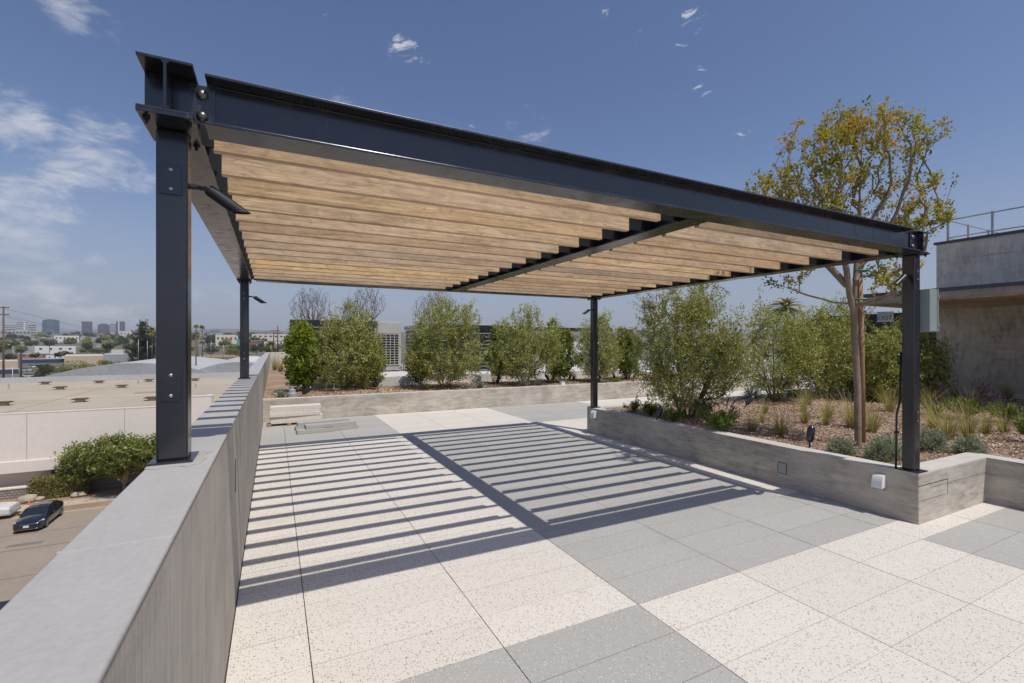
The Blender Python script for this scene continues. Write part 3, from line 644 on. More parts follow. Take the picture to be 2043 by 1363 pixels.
b = MB(); b.box(11.82, WX+6, -12, 6.0, 2.50, 2.64); b.build('canopy_slab', 'canopy', B)
for k in range(18):
    x0 = 11.84+k*.17
    b = MB(); b.box(x0, x0+.163, -12, 5.98, 2.47, 2.498); b.build('soffit_board', 'wood', B, loc=(x0, 0, 2.48))
b = MB(); b.box(14.92, 20.9, 5.79, 5.98, 2.28, 2.465); b.build('lintel', 'bldg', B)
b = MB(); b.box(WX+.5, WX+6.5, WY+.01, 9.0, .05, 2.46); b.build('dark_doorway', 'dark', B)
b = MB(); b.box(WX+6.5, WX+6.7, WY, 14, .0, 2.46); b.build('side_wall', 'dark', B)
for y in (-4, -1.6, .9, 3.4):
    for z in (1.0, 1.9, 3.1, 3.7):
        b = MB(); b.lathe((WX-.001, y+.3*math.sin(z*9), z), (-1, 0, 0), [(0, .018), (.002, .016)], 10); b.build('tie_hole', 'gasket', B)
t = thing('roof_railing', 'pale metal guard railing along the top of the concrete building', 'railing', (16, 3, 4.15))
ra = MB(); ra.tube([(17.5, -10, 5.19), (17.5, 6.5, 5.19)], .022, 8); ra.tube([(17.5, -10, 4.68), (17.5, 6.5, 4.68)], .018, 8); ra.tube([(17.5, 6.5, 5.19), (21.6, 6.5, 5.19)], .022, 8); ra.tube([(17.5, 6.5, 4.68), (21.6, 6.5, 4.68)], .018, 8)
ra.build('rail', 'galv', t)
for p in [(17.5, 6.5), (17.5, 5.55), (17.5, 4.0), (17.5, 2.4), (18.8, 6.5), (20.2, 6.5), (21.55, 6.5)]:
    b = MB(); b.box(p[0]-.025, p[0]+.025, p[1]-.025, p[1]+.025, 4.15, 5.22); b.box(p[0]-.07, p[0]+.07, p[1]-.07, p[1]+.07, 4.15, 4.165); b.build('rail_post', 'galv', t)
t = thing('roof_vent', 'low black metal skylight frame on the roof edge at the far right', 'roof vent', (15.6, 3.2, 4.15))
b = MB(); b.prism([(15.15, -2), (16.4, -2), (16.4, 3.55), (15.15, 3.55)], 4.15, 4.33); b.build('vent_base', 'blacksteel', t)
b = MB(); b.box(15.1, 16.45, -2.05, 3.62, 4.33, 4.40); b.box(15.2, 16.35, -1.9, 3.45, 4.40, 4.46); b.build('vent_cap', 'blacksteel', t)
# EXIT sign hanging below the soffit
ex = at(1766, 634, 2.3); ed = atd(1766, 634.5, 14.3*.4508+6.25*.8926)
t = thing('exit_sign', 'illuminated green and white EXIT sign under the timber soffit', 'exit sign', (14.3, 6.2, 2.2))
ev = Vector(ed)
b = MB(); sgn = Matrix.Rotation(R(-62), 3, 'Z')
b.cbox(ev, (.33, .03, .20), 'white', sgn); b.build('sign_panel', None, t)
def text_mesh(s, size, ext, loc, rotm, mat, parent, name='lettering', alx='CENTER'):
    cu = bpy.data.curves.new('tmp', 'FONT'); cu.body = s; cu.size = size; cu.extrude = ext; cu.align_x = alx; cu.align_y = 'CENTER'
    to = bpy.data.objects.new('tmp', cu); COL.objects.link(to); bpy.context.view_layer.update()
    me = bpy.data.meshes.new_from_object(to.evaluated_get(bpy.context.evaluated_depsgraph_get())); bpy.data.objects.remove(to)
    me.materials.clear(); me.materials.append(M[mat]); base = Vector((0, 0, 0)); p = parent
    while p is not None: base += p.location; p = p.parent
    o = bpy.data.objects.new(name, me); o.parent = parent; o.matrix_local = Matrix.Translation(Vector(loc)-base)@rotm.to_4x4(); COL.objects.link(o); return o
M['signgreen'] = paint('sign_green', (.02, .16, .13), .5, 0, .05, 5)
text_mesh('EXIT', .16, .004, ev+sgn@Vector((-.01, -.02, 0)), sgn@Matrix.Rotation(R(90), 3, 'X'), 'signgreen', t)
b = MB(); b.cbox(ev+Vector((0, 0, .13)), (.34, .05, .06), 'galv', sgn); b.build('mounting_bracket', None, t)
# ---------------------------------------------------------------- condenser, its stand and the black slat screens
def to_axes(n): return n
t = thing('condenser_unit', 'tall beige air-conditioning condenser with a square grid grille between the two black screens', 'air conditioner', (3.6, 16, .45))
ax = atd(776, 740, 15.9); X0, Y0 = ax[0], ax[1]; W2 = .42; zb = .86; zt_ = 2.34
b = MB(); b.box(X0-W2, X0+W2, Y0, Y0+.76, zb, zt_); b.build('casing', 'acgrey', t, bevel=.01)
b = MB(); b.box(X0-W2+.04, X0+W2-.10, Y0-.012, Y0+.01, zt_-.40, zt_-.03); b.build('top_panel', 'acgrey', t, bevel=.003)
b = MB(); b.box(X0-W2+.05, X0+W2-.11, Y0-.006, Y0+.02, zb+.05, zt_-.43); b.build('coil', 'dark', t)
b = MB(); gx0, gx1, gz0, gz1 = X0-W2+.03, X0+W2-.09, zb+.03, zt_-.42
for i in range(6): x = gx0+(gx1-gx0-.02)*i/5; b.box(x, x+.022, Y0-.025, Y0-.007, gz0, gz1)
for i in range(13): z = gz0+(gz1-gz0-.018)*i/12; b.box(gx0, gx1+.002, Y0-.028, Y0-.0245, z, z+.018)
b.build('grille', 'acgrey', t)
b = MB(); b.box(X0-W2-.02, X0+W2+.02, Y0-.03, Y0+.8, zb-.16, zb-.02); b.build('stand', 'galv', t)
for dx_ in (-.38, .30):
    b = MB(); b.box(X0+dx_, X0+dx_+.08, Y0+.05, Y0+.7, .66, zb-.16); b.build('stand_leg', 'galv', t)
b = MB()
for k in range(3): b.tube([(X0+W2+.12+.06*k, Y0+.2, .7), (X0+W2+.12+.06*k, Y0+.2, 1.25+.1*k), (X0+W2-.01, Y0+.22, 1.35+.1*k)], .022, 8)
b.build('refrigerant_pipes', 'galv', t)
q = dup(t, (t.location[0]+3.35, t.location[1]+.2, t.location[2]), 0, 'second beige condenser, its top just showing above the right black screen'); q['group'] = 'condensers behind the slat screens'
t['group'] = 'condensers behind the slat screens'
o = MB(); o.box(X0-2.9, X0+8.6, 13.6, 17.9, .38, .66); o = o.build('equipment_pad', 'pad', None, (X0, 15, .38), bevel=.01); tag(o, 'raised white concrete pad under the condenser and screens', 'concrete pad')
def screen(x0, x1, y, z0, z1, label, d=.9, side=None):
    t = thing('slat_screen', label, 'screen fence', ((x0+x1)/2, y, z0), 'black slat screens round the roof plant')
    b = MB(); n = int((x1-x0)/1.5)+1
    for i in range(n+1):
        x = x0+(x1-x0-.08)*i/n; q = MB(); q.box(x, x+.08, y, y+.08, z0, z1+.02); q.build('frame_post', 'galv', t)
    q = MB(); q.box(x0-.01, x1+.01, y-.03, y+.09, z1-.16, z1+.035); q.build('top_rail', 'steel', t)
    pass
    nb = int((z1-z0-.15)/.125)
    for k in range(nb):
        z = z0+.06+k*.125; q = MB(); q.box(x0+.08, x1-.08, y-.02, y-.002, z, z+.102); q.build('board', 'blacksteel', t)
    if side is not None:
        for k in range(nb):
            z = z0+.06+k*.125; q = MB(); q.box(side-.01, side+.01, y+.1, y+2.2, z, z+.105); q.build('side_board', 'blacksteel', t)
        q = MB(); q.box(side-.05, side+.05, y+.08, y+2.3, z1-.1, z1+.03); q.build('side_rail', 'galv', t)
a0 = atd(566, 650, 15); 
screen(X0-3.05, X0-.62, 14.9, .66, 2.26, 'black horizontal slat screen left of the condenser, behind the leafy hedge', side=X0-.68)
screen(X0+.78, X0+4.6, 14.9, .66, 2.20, 'black horizontal slat screen right of the condenser, behind the olive shrubs', side=X0+.84)
t = thing('plant_room', 'low pale roof structure with a black overhanging fascia beyond the olives', 'roof structure', (12.5, 19, .4))
p0 = atd(968, 650, 20); p1 = atd(1160, 655, 22.5)
b = MB(); b.box(p0[0], p1[0]+3.0, 20.5, 24, .4, 2.25); b.build('wall', 'pad', t)
b = MB(); b.box(p0[0]-.2, p1[0]+3.2, 20.2, 24.3, 2.25, 2.42); b.build('fascia', 'blacksteel', t)
# ---------------------------------------------------------------- shrubs and trees on the roof
def oliveshrub(name, label, px, py, z, wpx, hpx, seed, leaf='olive', cat='shrub', ntip=260, per=26, L=.06, W=.017, lobes=None, stems=4, group='olive shrubs in the planters', low=.12, clus=.10, spread=.75, depth=.85, topspike=True, d0=None, **kw):
    x, y, _ = at(px, py, z) if d0 is None else (*atd(px, py, d0)[:2], z); d = x*SN+y*CS; s = d/F; wd = wpx*s; h = hpx*s; rng = random.Random(seed)
    right = np.array([CS, -SN, 0]); fw = np.array([SN, CS, 0]); base = np.array([x, y, z])
    bl = []
    for (u, v, ru, rv) in (lobes or [(0, .45, .5, .38), (-.12, .72, .3, .26), (.16, .66, .32, .28), (.02, .88, .13, .14)]):
        c = base+right*u*wd+fw*rng.uniform(-.12, .12)*wd+np.array([0, 0, v*h]); bl.append((c, (ru*wd, ru*wd*depth, rv*h)))
    if leaf == 'olive': ntip = int(ntip*1.45); per = int(per*1.1); L *= 1.0; W *= 1.2; per = int(per*1.15); clus *= 1.15; spread = .7; kw.setdefault('topvar', .14); bl.append((base+np.array([0, 0, .27*h]), (.42*wd, .42*wd*depth, .22*h)))
    else: ntip = int(ntip*1.3); per = int(per*1.2); bl.append((base+np.array([0, 0, .25*h]), (.38*wd, .38*wd*depth, .22*h)))
    for k in range(7): u_, v_ = rng.uniform(-.46, .46), rng.uniform(.3, .8); bl.append((base+right*u_*wd*(1.25-v_*.6)+fw*rng.uniform(-.25, .25)*wd+np.array([0, 0, v_*h]), (.11*wd, .11*wd, .11*h)))
    for k in range(4): u_ = rng.uniform(-.3, .3); bl.append((base+right*u_*wd+fw*rng.uniform(-.2, .2)*wd+np.array([0, 0, h*(1.0-abs(u_)*.8)*rng.uniform(.84, .98)]), (.045*wd, .045*wd, .10*h)))
    st = []
    for k in range(stems):
        a = 2*math.pi*k/stems+rng.uniform(-.4, .4); b2 = base+np.array([.05*math.cos(a), .05*math.sin(a), -.02]); m_ = base+np.array([.16*wd*math.cos(a), .16*wd*math.sin(a), h*.25]); e = base+np.array([.30*wd*math.cos(a), .30*wd*math.sin(a), h*(.5+.12*rng.random())])
        st.append([b2, m_, e])
    return plant(name, label, cat, (x, y, z), st, bl, ntip, per, L, W, leaf, rb=kw.pop('rb', .022), rt=.0025, clus=clus, step=.12, spread=spread, seed=seed, group=group, nside=5, shell=.35, down=1.6, **kw)
oliveshrub('olive_shrub', 'largest grey-green olive shrub, standing in the planter right of the far garden-side post', 1372, 838, .41, 232, 278, 31, ntip=520, per=34, L=.052, W=.0135, stems=5, rb=.03, clus=.095,
           lobes=[(0, .40, .44, .26), (-.10, .62, .36, .26), (.14, .60, .36, .28), (-.20, .78, .18, .17), (.13, .84, .17, .17), (-.02, .80, .14, .12), (.30, .42, .2, .16), (-.3, .40, .18, .15), (.32, .58, .15, .12), (.15, .98, .06, .08), (-.12, .96, .10, .07)])
oliveshrub('olive_shrub', 'medium olive shrub behind the small grasses, left of the myrtle trunk', 1545, 800, .41, 166, 208, 32, ntip=300, per=28, L=.06, W=.016, stems=5, rb=.03, lobes=[(0, .42, .5, .26), (-.05, .68, .36, .2), (.25, .60, .25, .2), (-.02, .90, .12, .10), (-.18, .98, .04, .06)])
oliveshrub('olive_shrub', 'broad olive shrub right behind the myrtle trunk, reaching left of it', 1645, 796, .41, 176, 200, 33, ntip=320, per=26, L=.065, W=.018, lobes=[(0, .42, .5, .34), (-.1, .66, .32, .26), (.2, .74, .26, .28), (.22, .95, .1, .08)])
oliveshrub('olive_shrub', 'olive shrub filling the gap directly behind the myrtle trunk and its stake', 1705, 790, .41, 110, 168, 49, ntip=260, per=26, L=.062, W=.018, lobes=[(0, .45, .55, .4), (-.1, .75, .4, .22), (.1, .92, .14, .1)])
oliveshrub('olive_shrub', 'bright green olive shrub between the myrtle trunk and the right-hand post', 1768, 800, .41, 125, 152, 34, ntip=300, per=28, L=.062, W=.018, lobes=[(0, .45, .55, .4), (-.1, .75, .4, .22), (.2, .78, .26, .20), (.3, .98, .06, .1)])
oliveshrub('olive_shrub', 'olive shrub with spreading side shoots just right of the right-hand post', 1842, 800, .41, 104, 158, 35, ntip=240, per=28, L=.058, W=.017, lobes=[(0, .45, .5, .36), (.22, .5, .3, .3), (-.1, .9, .3, .3), (.35, .38, .18, .2)])
oliveshrub('olive_shrub', 'wide rounded olive shrub in the hedge, left of the condenser', 688, 778, .42, 158, 175, 36, ntip=420, per=34, L=.062, W=.019, lobes=[(0, .36, .52, .32), (.05, .60, .40, .25), (-.16, .66, .28, .2), (.08, .86, .17, .15), (.28, .45, .2, .24)])
oliveshrub('olive_shrub', 'tall olive shrub in the hedge just right of the condenser', 888, 775, .42, 164, 190, 37, ntip=440, per=34, L=.062, W=.019, lobes=[(0, .38, .52, .32), (-.02, .66, .34, .24), (.22, .70, .24, .18), (-.08, .90, .14, .14), (-.3, .4, .2, .24), (.28, .84, .08, .08)])
oliveshrub('olive_shrub', 'olive shrub in the middle of the hedge with a ragged top', 1045, 768, .42, 158, 155, 38, ntip=400, per=32, L=.064, W=.019, lobes=[(0, .38, .52, .32), (.0, .66, .38, .24), (.04, .88, .2, .16), (.28, .58, .24, .2)])
oliveshrub('olive_shrub', 'olive shrub directly behind the far garden-side post', 1192, 762, .42, 104, 140, 39, ntip=300, per=30, L=.066, W=.02, lobes=[(0, .38, .5, .34), (0, .68, .38, .26), (.06, .9, .2, .14)])
# yellow-green and red-tipped hedge plants on stakes
G2 = 'upright hedge plants between the olives'
oliveshrub('hedge_plant', 'bright yellow-green upright hedge plant at the left end of the hedge', 602, 782, .42, 66, 140, 41, leaf='ficus', ntip=240, per=22, L=.085, W=.038, stems=1, lobes=[(0, .5, .5, .3), (-.1, .72, .34, .24), (.12, .84, .26, .16), (.02, .3, .46, .2), (-.18, .9, .14, .08)], group=G2, depth=1)
oliveshrub('hedge_plant', 'yellow-tipped hedge plant between the two right-hand olives of the screen', 992, 765, .42, 44, 122, 42, leaf='photinia', ntip=130, per=18, L=.085, W=.036, stems=1, lobes=[(0, .5, .5, .34), (0, .84, .26, .16)], group=G2, depth=1)
oliveshrub('hedge_plant', 'red-tipped hedge plant left of the far garden-side post', 1122, 764, .42, 56, 112, 43, leaf='photinia', ntip=190, per=20, L=.085, W=.036, stems=1, lobes=[(0, .5, .5, .32), (-.1, .8, .3, .2), (.2, .78, .2, .2)], group=G2, depth=1)
oliveshrub('hedge_plant', 'dark glossy hedge plant right of the far garden-side post', 1252, 758, .42, 62, 108, 44, leaf='photinia', ntip=200, per=20, L=.085, W=.036, stems=1, lobes=[(0, .5, .5, .34), (-.1, .8, .3, .22), (.2, .7, .3, .26)], group=G2, depth=1)
oliveshrub('hedge_plant', 'slim leafy shoot rising above the hedge against the sky', 1102, 765, .42, 30, 132, 45, leaf='ficus', ntip=90, per=16, L=.085, W=.034, stems=1, lobes=[(0, .4, .5, .4), (.0, .9, .3, .12)], group=G2, depth=1)
oliveshrub('hedge_plant', 'yellow-green hedge plant showing on the right of the wide hedge olive', 742, 772, .42, 50, 120, 46, leaf='ficus', ntip=120, per=18, L=.08, W=.034, stems=1, lobes=[(0, .4, .5, .4), (-.2, .75, .3, .2)], group=G2, depth=1)
oliveshrub('hedge_plant', 'yellow-green hedge plant showing left of the tall hedge olive', 835, 770, .42, 46, 105, 47, leaf='ficus', ntip=110, per=18, L=.08, W=.034, stems=1, lobes=[(0, .45, .5, .4), (.1, .8, .3, .2)], group=G2, depth=1)
oliveshrub('dark_shrub', 'nearly black leafy shrub squeezed between the yellow-green plant and the wide olive', 642, 768, .42, 46, 112, 48, leaf='darkleaf', ntip=110, per=14, L=.11, W=.05, stems=1, lobes=[(0, .5, .5, .4), (0, .85, .4, .14)], group=None, depth=1)
# bare-twigged trees beyond the screens
def baretree(label, px, top, bottom, wpx, d, seed, ntip=230, nm='bare_tree'):
    x, y, _ = atd(px, 700, d); s = d/F; zt2 = CAMZ+(HY-top)*s; zb2 = CAMZ+(HY-bottom)*s; wd = wpx*s; h = zt2-zb2
    bl = [((x, y, zb2+h*.58), (wd*.5, wd*.5, h*.42)), ((x-.1*wd, y, zb2+h*.45), (wd*.42, wd*.42, h*.35)), ((x+.05*wd, y, zb2+h*.75), (wd*.35, wd*.35, h*.25))]
    st = [[(x, y, .3), (x, y, zb2-.1), (x+.05*wd, y, zb2+.3*h)]]
    for k in range(9): a = k*.7+seed; st.append([(x, y, zb2-.1), (x+.15*wd*math.cos(a), y+.15*wd*math.sin(a), zb2+.2*h), (x+.25*wd*math.cos(a), y+.25*wd*math.sin(a), zb2+.48*h)])
    return plant(nm, label, 'tree', (x, y, .3), st, bl, int(ntip*2.2), 3, .05, .02, 'darkleaf', bark='twig', rb=.034, rt=.0034, clus=.06, step=.3, seed=seed, nside=4, shell=.1, arch=.0, down=3.5, upw=2.5, group='bare-twigged trees beyond the plant screens')
baretree('bare-twigged round tree, leftmost above the hedge', 622, 572, 655, 84, 22, 51); baretree('bare-twigged tree just left of the condenser', 730, 572, 655, 86, 22, 52)
baretree('bare-twigged tree above the tall hedge olive, touching the pergola beam', 870, 578, 655, 92, 21, 53); baretree('bare-twigged tree mostly hidden behind the myrtle trunk', 1672, 590, 655, 70, 24, 54, 120)
# crape myrtle
x, y, z = at(1712, 889, .43); d = x*SN+y*CS; s = d/F; rt_ = np.array([CS, -SN, 0.]); fw = np.array([SN, CS, 0.])
def mp_(u, v, f=0.0): return np.array([x, y, CAMZ])+rt_*(u-1712)*s+fw*f+np.array([0, 0, (HY-v)*s])
bl = []
for (u, v, ru, rv) in [(1712, 262, 78, 58), (1655, 300, 62, 60), (1770, 300, 60, 56), (1575, 290, 42, 42), (1560, 360, 60, 55), (1620, 372, 70, 62), (1700, 360, 75, 66), (1790, 380, 50, 44), (1850, 398, 46, 46), (1812, 440, 68, 46), (1530, 375, 40, 34), (1600, 430, 60, 40), (1690, 440, 70, 44), (1760, 450, 60, 44), (1872, 450, 24, 34), (1700, 232, 50, 34), (1740, 240, 40, 34), (1590, 555, 38, 22), (1790, 540, 50, 26), (1640, 535, 24, 22), (1745, 575, 38, 18), (1850, 505, 22, 22), (1830, 300, 18, 24), (1812, 262, 20, 26)]:
    u = 1700+(u-1700)*.95; bl.append((mp_(u, v, random.uniform(-.30, .30)), (ru*s*.86, ru*s*1.1, rv*s*.9)))
st = [[mp_(1712, 889), mp_(1711, 780), mp_(1706, 690), mp_(1704, 628), mp_(1706, 560), mp_(1712, 470), mp_(1716, 370), mp_(1720, 290)],
      [mp_(1704, 628), mp_(1692, 585, -.02), mp_(1684, 540, -.04), mp_(1662, 470, -.1), mp_(1630, 400, -.1), mp_(1590, 340, -.15)],
      [mp_(1706, 560), mp_(1728, 520, .05), mp_(1765, 480, .1), mp_(1800, 430, .15), mp_(1835, 400, .2)],
      [mp_(1708, 540), mp_(1742, 500, -.1), mp_(1762, 430, -.2), mp_(1785, 360, -.2), mp_(1800, 310, -.2)],
      [mp_(1690, 570), mp_(1665, 520, .15), mp_(1620, 470, .25), mp_(1570, 420, .3), mp_(1540, 385, .3)],
      [mp_(1712, 470), mp_(1690, 400, .2), mp_(1670, 330, .25), mp_(1665, 290, .25)]]
plant('crape_myrtle', 'young crape myrtle with sparse yellow-green leaves rising behind the right part of the pergola', 'tree', (x, y, z), st, bl, 760, 20, .040, .024, 'myrtle', bark='bark', rb=.037, rt=.0026, clus=.055, step=.09,
      spread=.9, seed=61, nside=8, shell=.25, arch=.03, bare=.14, upw=1.5, hminf=.46, varf=lambda p, v, g: np.clip(v*.55+.5*((np.sin(p[:, 0]*9)+np.sin(p[:, 1]*11+2)+np.sin(p[:, 2]*8+1))*.16+.5)+g.normal(0, .08, len(v)), 0, 1), topvar=.35)
sx = mp_(1725, 884, .03); st_ = thing('tree_stake', 'tall brown round timber stake tied beside the crape myrtle trunk', 'tree stake', tuple(sx))
b = MB(); b.tube([sx, mp_(1723, 700, .03), mp_(1718, 525, .03)], [.030, .029, .028], 14); b.build('pole', 'stake', st_, smooth=True)
for v in (598, 541): b = MB(); c = mp_(1716, v, -.03); b.tube([c+rt_*.066*math.cos(a)+fw*.05*math.sin(a) for a in np.linspace(0, 2*math.pi, 17)], .011, 6, cap=False); b.build('tie_tape', 'green_tape', st_)
# ---------------------------------------------------------------- grasses, silver mounds, salvias, agaves
def tuft_mesh(seed, n=130, h=.30, w=.0045):
    rng = np.random.default_rng(seed); V = []; Fc = []; va = []
    for k in range(n):
        a = rng.uniform(0, 2*math.pi); lean = abs(rng.normal(0, .32))+.02; H = h*rng.uniform(.45, 1.1); r0 = rng.uniform(0, .035)
        d = np.array([math.cos(a), math.sin(a), 0]); sdv = np.array([-math.sin(a), math.cos(a), 0]); b0 = len(V); v0 = rng.uniform(0, .55)
        for i, f in enumerate((0, .4, .75, 1.0)):
            p = d*(r0+lean*H*f+lean*H*.9*f*f)+np.array([0, 0, H*f*(1-.18*lean*f)]); ww = w*(1-f*.85)
            V += [p-sdv*ww/2, p+sdv*ww/2]; va += [min(1, v0+.45*f)]*2
        for i in range(3): Fc.append((b0+2*i, b0+2*i+1, b0+2*i+3, b0+2*i+2))
    return np.array(V), np.array(Fc), va
TM = []
for k in range(5):
    V, Fc, va = tuft_mesh(70+k); o = np_obj('grass_tuft', V, Fc, 'straw', loc=(0, 0, 0), var=va); TM.append(o)
tufts = [(1500, 862, .9, 'green-gold grass tuft nearest the planter wall, left of the ground spotlight'), (1556, 868, 1.15, 'taller grass tuft behind the ground spotlight, to its left'), (1605, 845, .95, 'grass tuft left of the silver mound beside the trunk'), (1612, 806, 1.1, 'grass tuft at the left behind the ground spotlight'),
 (1602, 818, .9, 'pale grass tuft in the second row left of the myrtle'), (1652, 832, 1.1, 'straw-coloured grass tuft left of the myrtle trunk'), (1648, 850, .8, 'small low grass tuft just behind the first silver mound'), (1656, 795, 1.1, 'far grass tuft seen left of the myrtle trunk'), (1700, 855, 1.5, 'tall upright grass tuft touching the left side of the myrtle trunk'),
 (1740, 862, 1.2, 'grass tuft just right of the tree stake'), (1775, 822, 1.3, 'grass tuft between the stake and the right-hand post'), (1760, 802, 1.2, 'far grass tuft between the stake and the right-hand post'), (1527, 822, .8, 'small grass tuft beyond the salvia, toward the medium olive'), (1520, 848, .6, 'tiny pale grass tuft at the left of the open mulch'),
 (1862, 850, 1.2, 'green grass tuft just right of the right-hand post'), (1890, 875, 1.45, 'large feathery grass tuft right of the right-hand post'), (1932, 868, 1.35, 'feathery grass tuft behind the right silver mound'), (1968, 862, .95, 'low rounded grass tuft right of the feathery ones'), (2003, 860, .95, 'low golden grass tuft near the right edge'),
 (1850, 815, 1.2, 'distant grass tuft right of the post, toward the building'), (1905, 790, 1.3, 'distant grass tuft below the concrete wall'), (1960, 790, 1.4, 'long-bladed grass tuft against the concrete wall'), (2010, 800, 1.4, 'long-bladed grass tuft at the right edge against the concrete wall'), (1880, 782, 1.2, 'farthest grass tuft at the foot of the concrete wall'), (2035, 780, 1.3, 'grass tuft at the right edge by the pale curb'),
 (1940, 812, 1.2, 'yellowing grass tuft among the purple salvias'), (1545, 800, .8, 'small grass tuft at the foot of the medium olive'),
 (585, 776, .9, 'grass tuft at the foot of the yellow-green hedge plant'), (732, 778, .7, 'small grass tuft left of the condenser'), (852, 777, .7, 'small grass tuft right of the ochre gravel'), (985, 768, .7, 'small grass tuft beside the blue agave'), (1145, 760, .9, 'grass tuft left of the far garden-side post'), (1160, 752, 1.0, 'straw grass clump behind the far garden-side post'), (1250, 757, .9, 'grass tuft near the dark hedge plant'), (548, 738, 1.8, 'tall grass clump far along the parapet'), (560, 742, 1.6, 'second grass clump far along the parapet'), (1210, 752, .8, 'low grass tuft right of the far garden-side post')]
for k, (px, py, sc, lb) in enumerate(tufts):
    x, y, z = at(px, py, .425); src = TM[k % 5]
    o = src if k < 5 else src.copy()
    if k >= 5: COL.objects.link(o)
    o.location = (x, y, float(bz(x, y))-.005); o.rotation_euler = (0, 0, k*1.7); q = sc*(1.2 if y < 9 else 1.4); o.scale = (q, q, q); tag(o, lb, 'grass tuft', 'feather grass tufts in the mulch')
def mound(px, py, wpx, hpx, seed, label, n=2600, leaf='greygreen'):
    x, y, z = at(px, py, .42); d = x*SN+y*CS; s = d/F; rng = np.random.default_rng(seed); wd = wpx*s/2; h = hpx*s
    t = thing('silver_shrub', label, 'shrub', (x, y, z), 'silver-leaved mounds in the planting')
    T = []
    for k in range(150):
        a = rng.uniform(0, 2*math.pi); e = math.acos(rng.uniform(0.05, 1)); r = rng.uniform(.75, 1.08); T.append((x+wd*r*math.sin(e)*math.cos(a), y+wd*.8*r*math.sin(e)*math.sin(a), z+h*r*math.cos(e)))
    T = np.array(T); b = MB(); c = np.array([x, y, z])
    for q in T[::2]: b.tube([c+rng.normal(0, .02, 3), (c+q)/2+np.array([0, 0, .02]), q], [.004, .003, .0015], 4)
    b.build('stems', 'twig', t)
    rep = rng.integers(0, 150, n); f = rng.uniform(.55, 1.05, n)[:, None]; P = c+(T[rep]-c)*f+rng.normal(0, .012, (n, 3)); D = norm(T[rep]-c)+np.array([0, 0, .4])
    V, Fc, va = leaves(P, D, .032, .007, np.clip(rng.random(n)*.7+.3*(f[:, 0]-.5), 0, 1), .55, rng=rng); np_obj('foliage', V, Fc, leaf, t, var=va); return t
mound(1676, 905, 56, 34, 81, 'small silver-grey mound just left of the myrtle trunk'); mound(1765, 915, 90, 46, 82, 'broad silver-grey mound between the trunk and the right-hand post', 4200)
mound(1856, 900, 78, 46, 83, 'silver-grey mound just right of the right-hand post', 3600); mound(1935, 904, 62, 34, 84, 'silver-grey mound behind the corner of the planter wall', 2800)
mound(1500, 795, 46, 24, 85, 'distant dark silver mound left of the medium olive', 1400); mound(1045, 772, 22, 18, 86, 'small silver mound at the middle of the far planter', 700); mound(1075, 770, 22, 18, 87, 'second small silver mound at the middle of the far planter', 700); mound(1125, 766, 20, 10, 88, 'tiny silver mound near the white box in the far planter', 300)
def salvia(px, py, hpx, wpx, seed, label, nsp=7, spk=1.0, n=900, z=.42, green='herb'):
    x, y, z = at(px, py, z); d = x*SN+y*CS; s = d/F; rng = np.random.default_rng(seed); h = hpx*s; wd = wpx*s/2; c = np.array([x, y, z])
    t = thing('salvia', label, 'flowering plant', (x, y, z), 'purple-flowered salvias in the planting')
    tips = []; b = MB()
    for k in range(20):
        a = rng.uniform(0, 2*math.pi); r = wd*rng.uniform(.2, 1); q = c+np.array([r*math.cos(a), r*math.sin(a), h*.62*rng.uniform(.5, 1)]); m_ = c+(q-c)*.5+np.array([0, 0, .05*h]); b.tube([c, m_, q], [.004, .003, .002], 4); tips.append((m_, q))
    b.build('stems', 'herb', t)
    idx = rng.integers(0, 20, n); A = np.array([a for a, _ in tips])[idx]; Bq = np.array([q for _, q in tips])[idx]; P = A+(Bq-A)*rng.uniform(-.4, 1, (n, 1))+rng.normal(0, .018, (n, 3))
    V, Fc, va = leaves(P, norm(Bq-A)+rng.normal(0, .5, (n, 3)), .05, .012, np.clip(rng.random(n), 0, 1), .6, rng=rng); np_obj('foliage', V, Fc, green, t, var=va)
    for k in range(nsp):
        a = rng.uniform(0, 2*math.pi); r = wd*rng.uniform(.4, 1.25); q = c+np.array([r*math.cos(a), r*math.sin(a), h*rng.uniform(.65, 1.0)*spk]); m_ = c+(q-c)*.55+np.array([0, 0, .1*h]); e = q+(q-m_)*.25
        b = MB(); b.tube([c+(m_-c)*.3, m_, q], [.003, .0025, .002], 4, 'herb'); b.tube([q, e], .002, 4, 'herb'); b.build('flower_stalk', None, t)
        nn = 90; f = rng.uniform(0, 1, (nn, 1)); P = m_+(q-m_)*.45+(e-(m_+(q-m_)*.45))*f+rng.normal(0, .004, (nn, 3)); V, Fc, va = leaves(P, rng.normal(0, 1, (nn, 3)), .016, .009, rng.random(nn), .4, rng=rng); np_obj('flower_spike', V, Fc, 'purple', t, var=va)
    return t
salvia(1440, 862, 70, 105, 91, 'leafy purple-flowered salvia spreading in front of the largest olive', 7, n=2200); salvia(1345, 845, 45, 55, 92, 'green salvia with a pink-purple spike below the left side of the largest olive', 3, n=1200)
salvia(1262, 822, 34, 40, 93, 'small green salvia at the left end of the planter', 1, n=800); salvia(1298, 832, 44, 34, 94, 'upright green salvia second from the left end of the planter', 1, n=900); salvia(1400, 835, 60, 50, 95, 'bushy deep green salvia at the foot of the largest olive', 3, n=1500)
salvia(1930, 838, 70, 95, 96, 'large flowering salvia in front of the concrete wall, right of the post', 11, 1.15, 1700); salvia(2010, 842, 60, 90, 97, 'flowering salvia near the right edge in front of the concrete wall', 9, 1.15, 1500); salvia(2050, 880, 75, 70, 98, 'purple-spiked salvia cut by the right edge of the picture', 8, 1.1, 900)
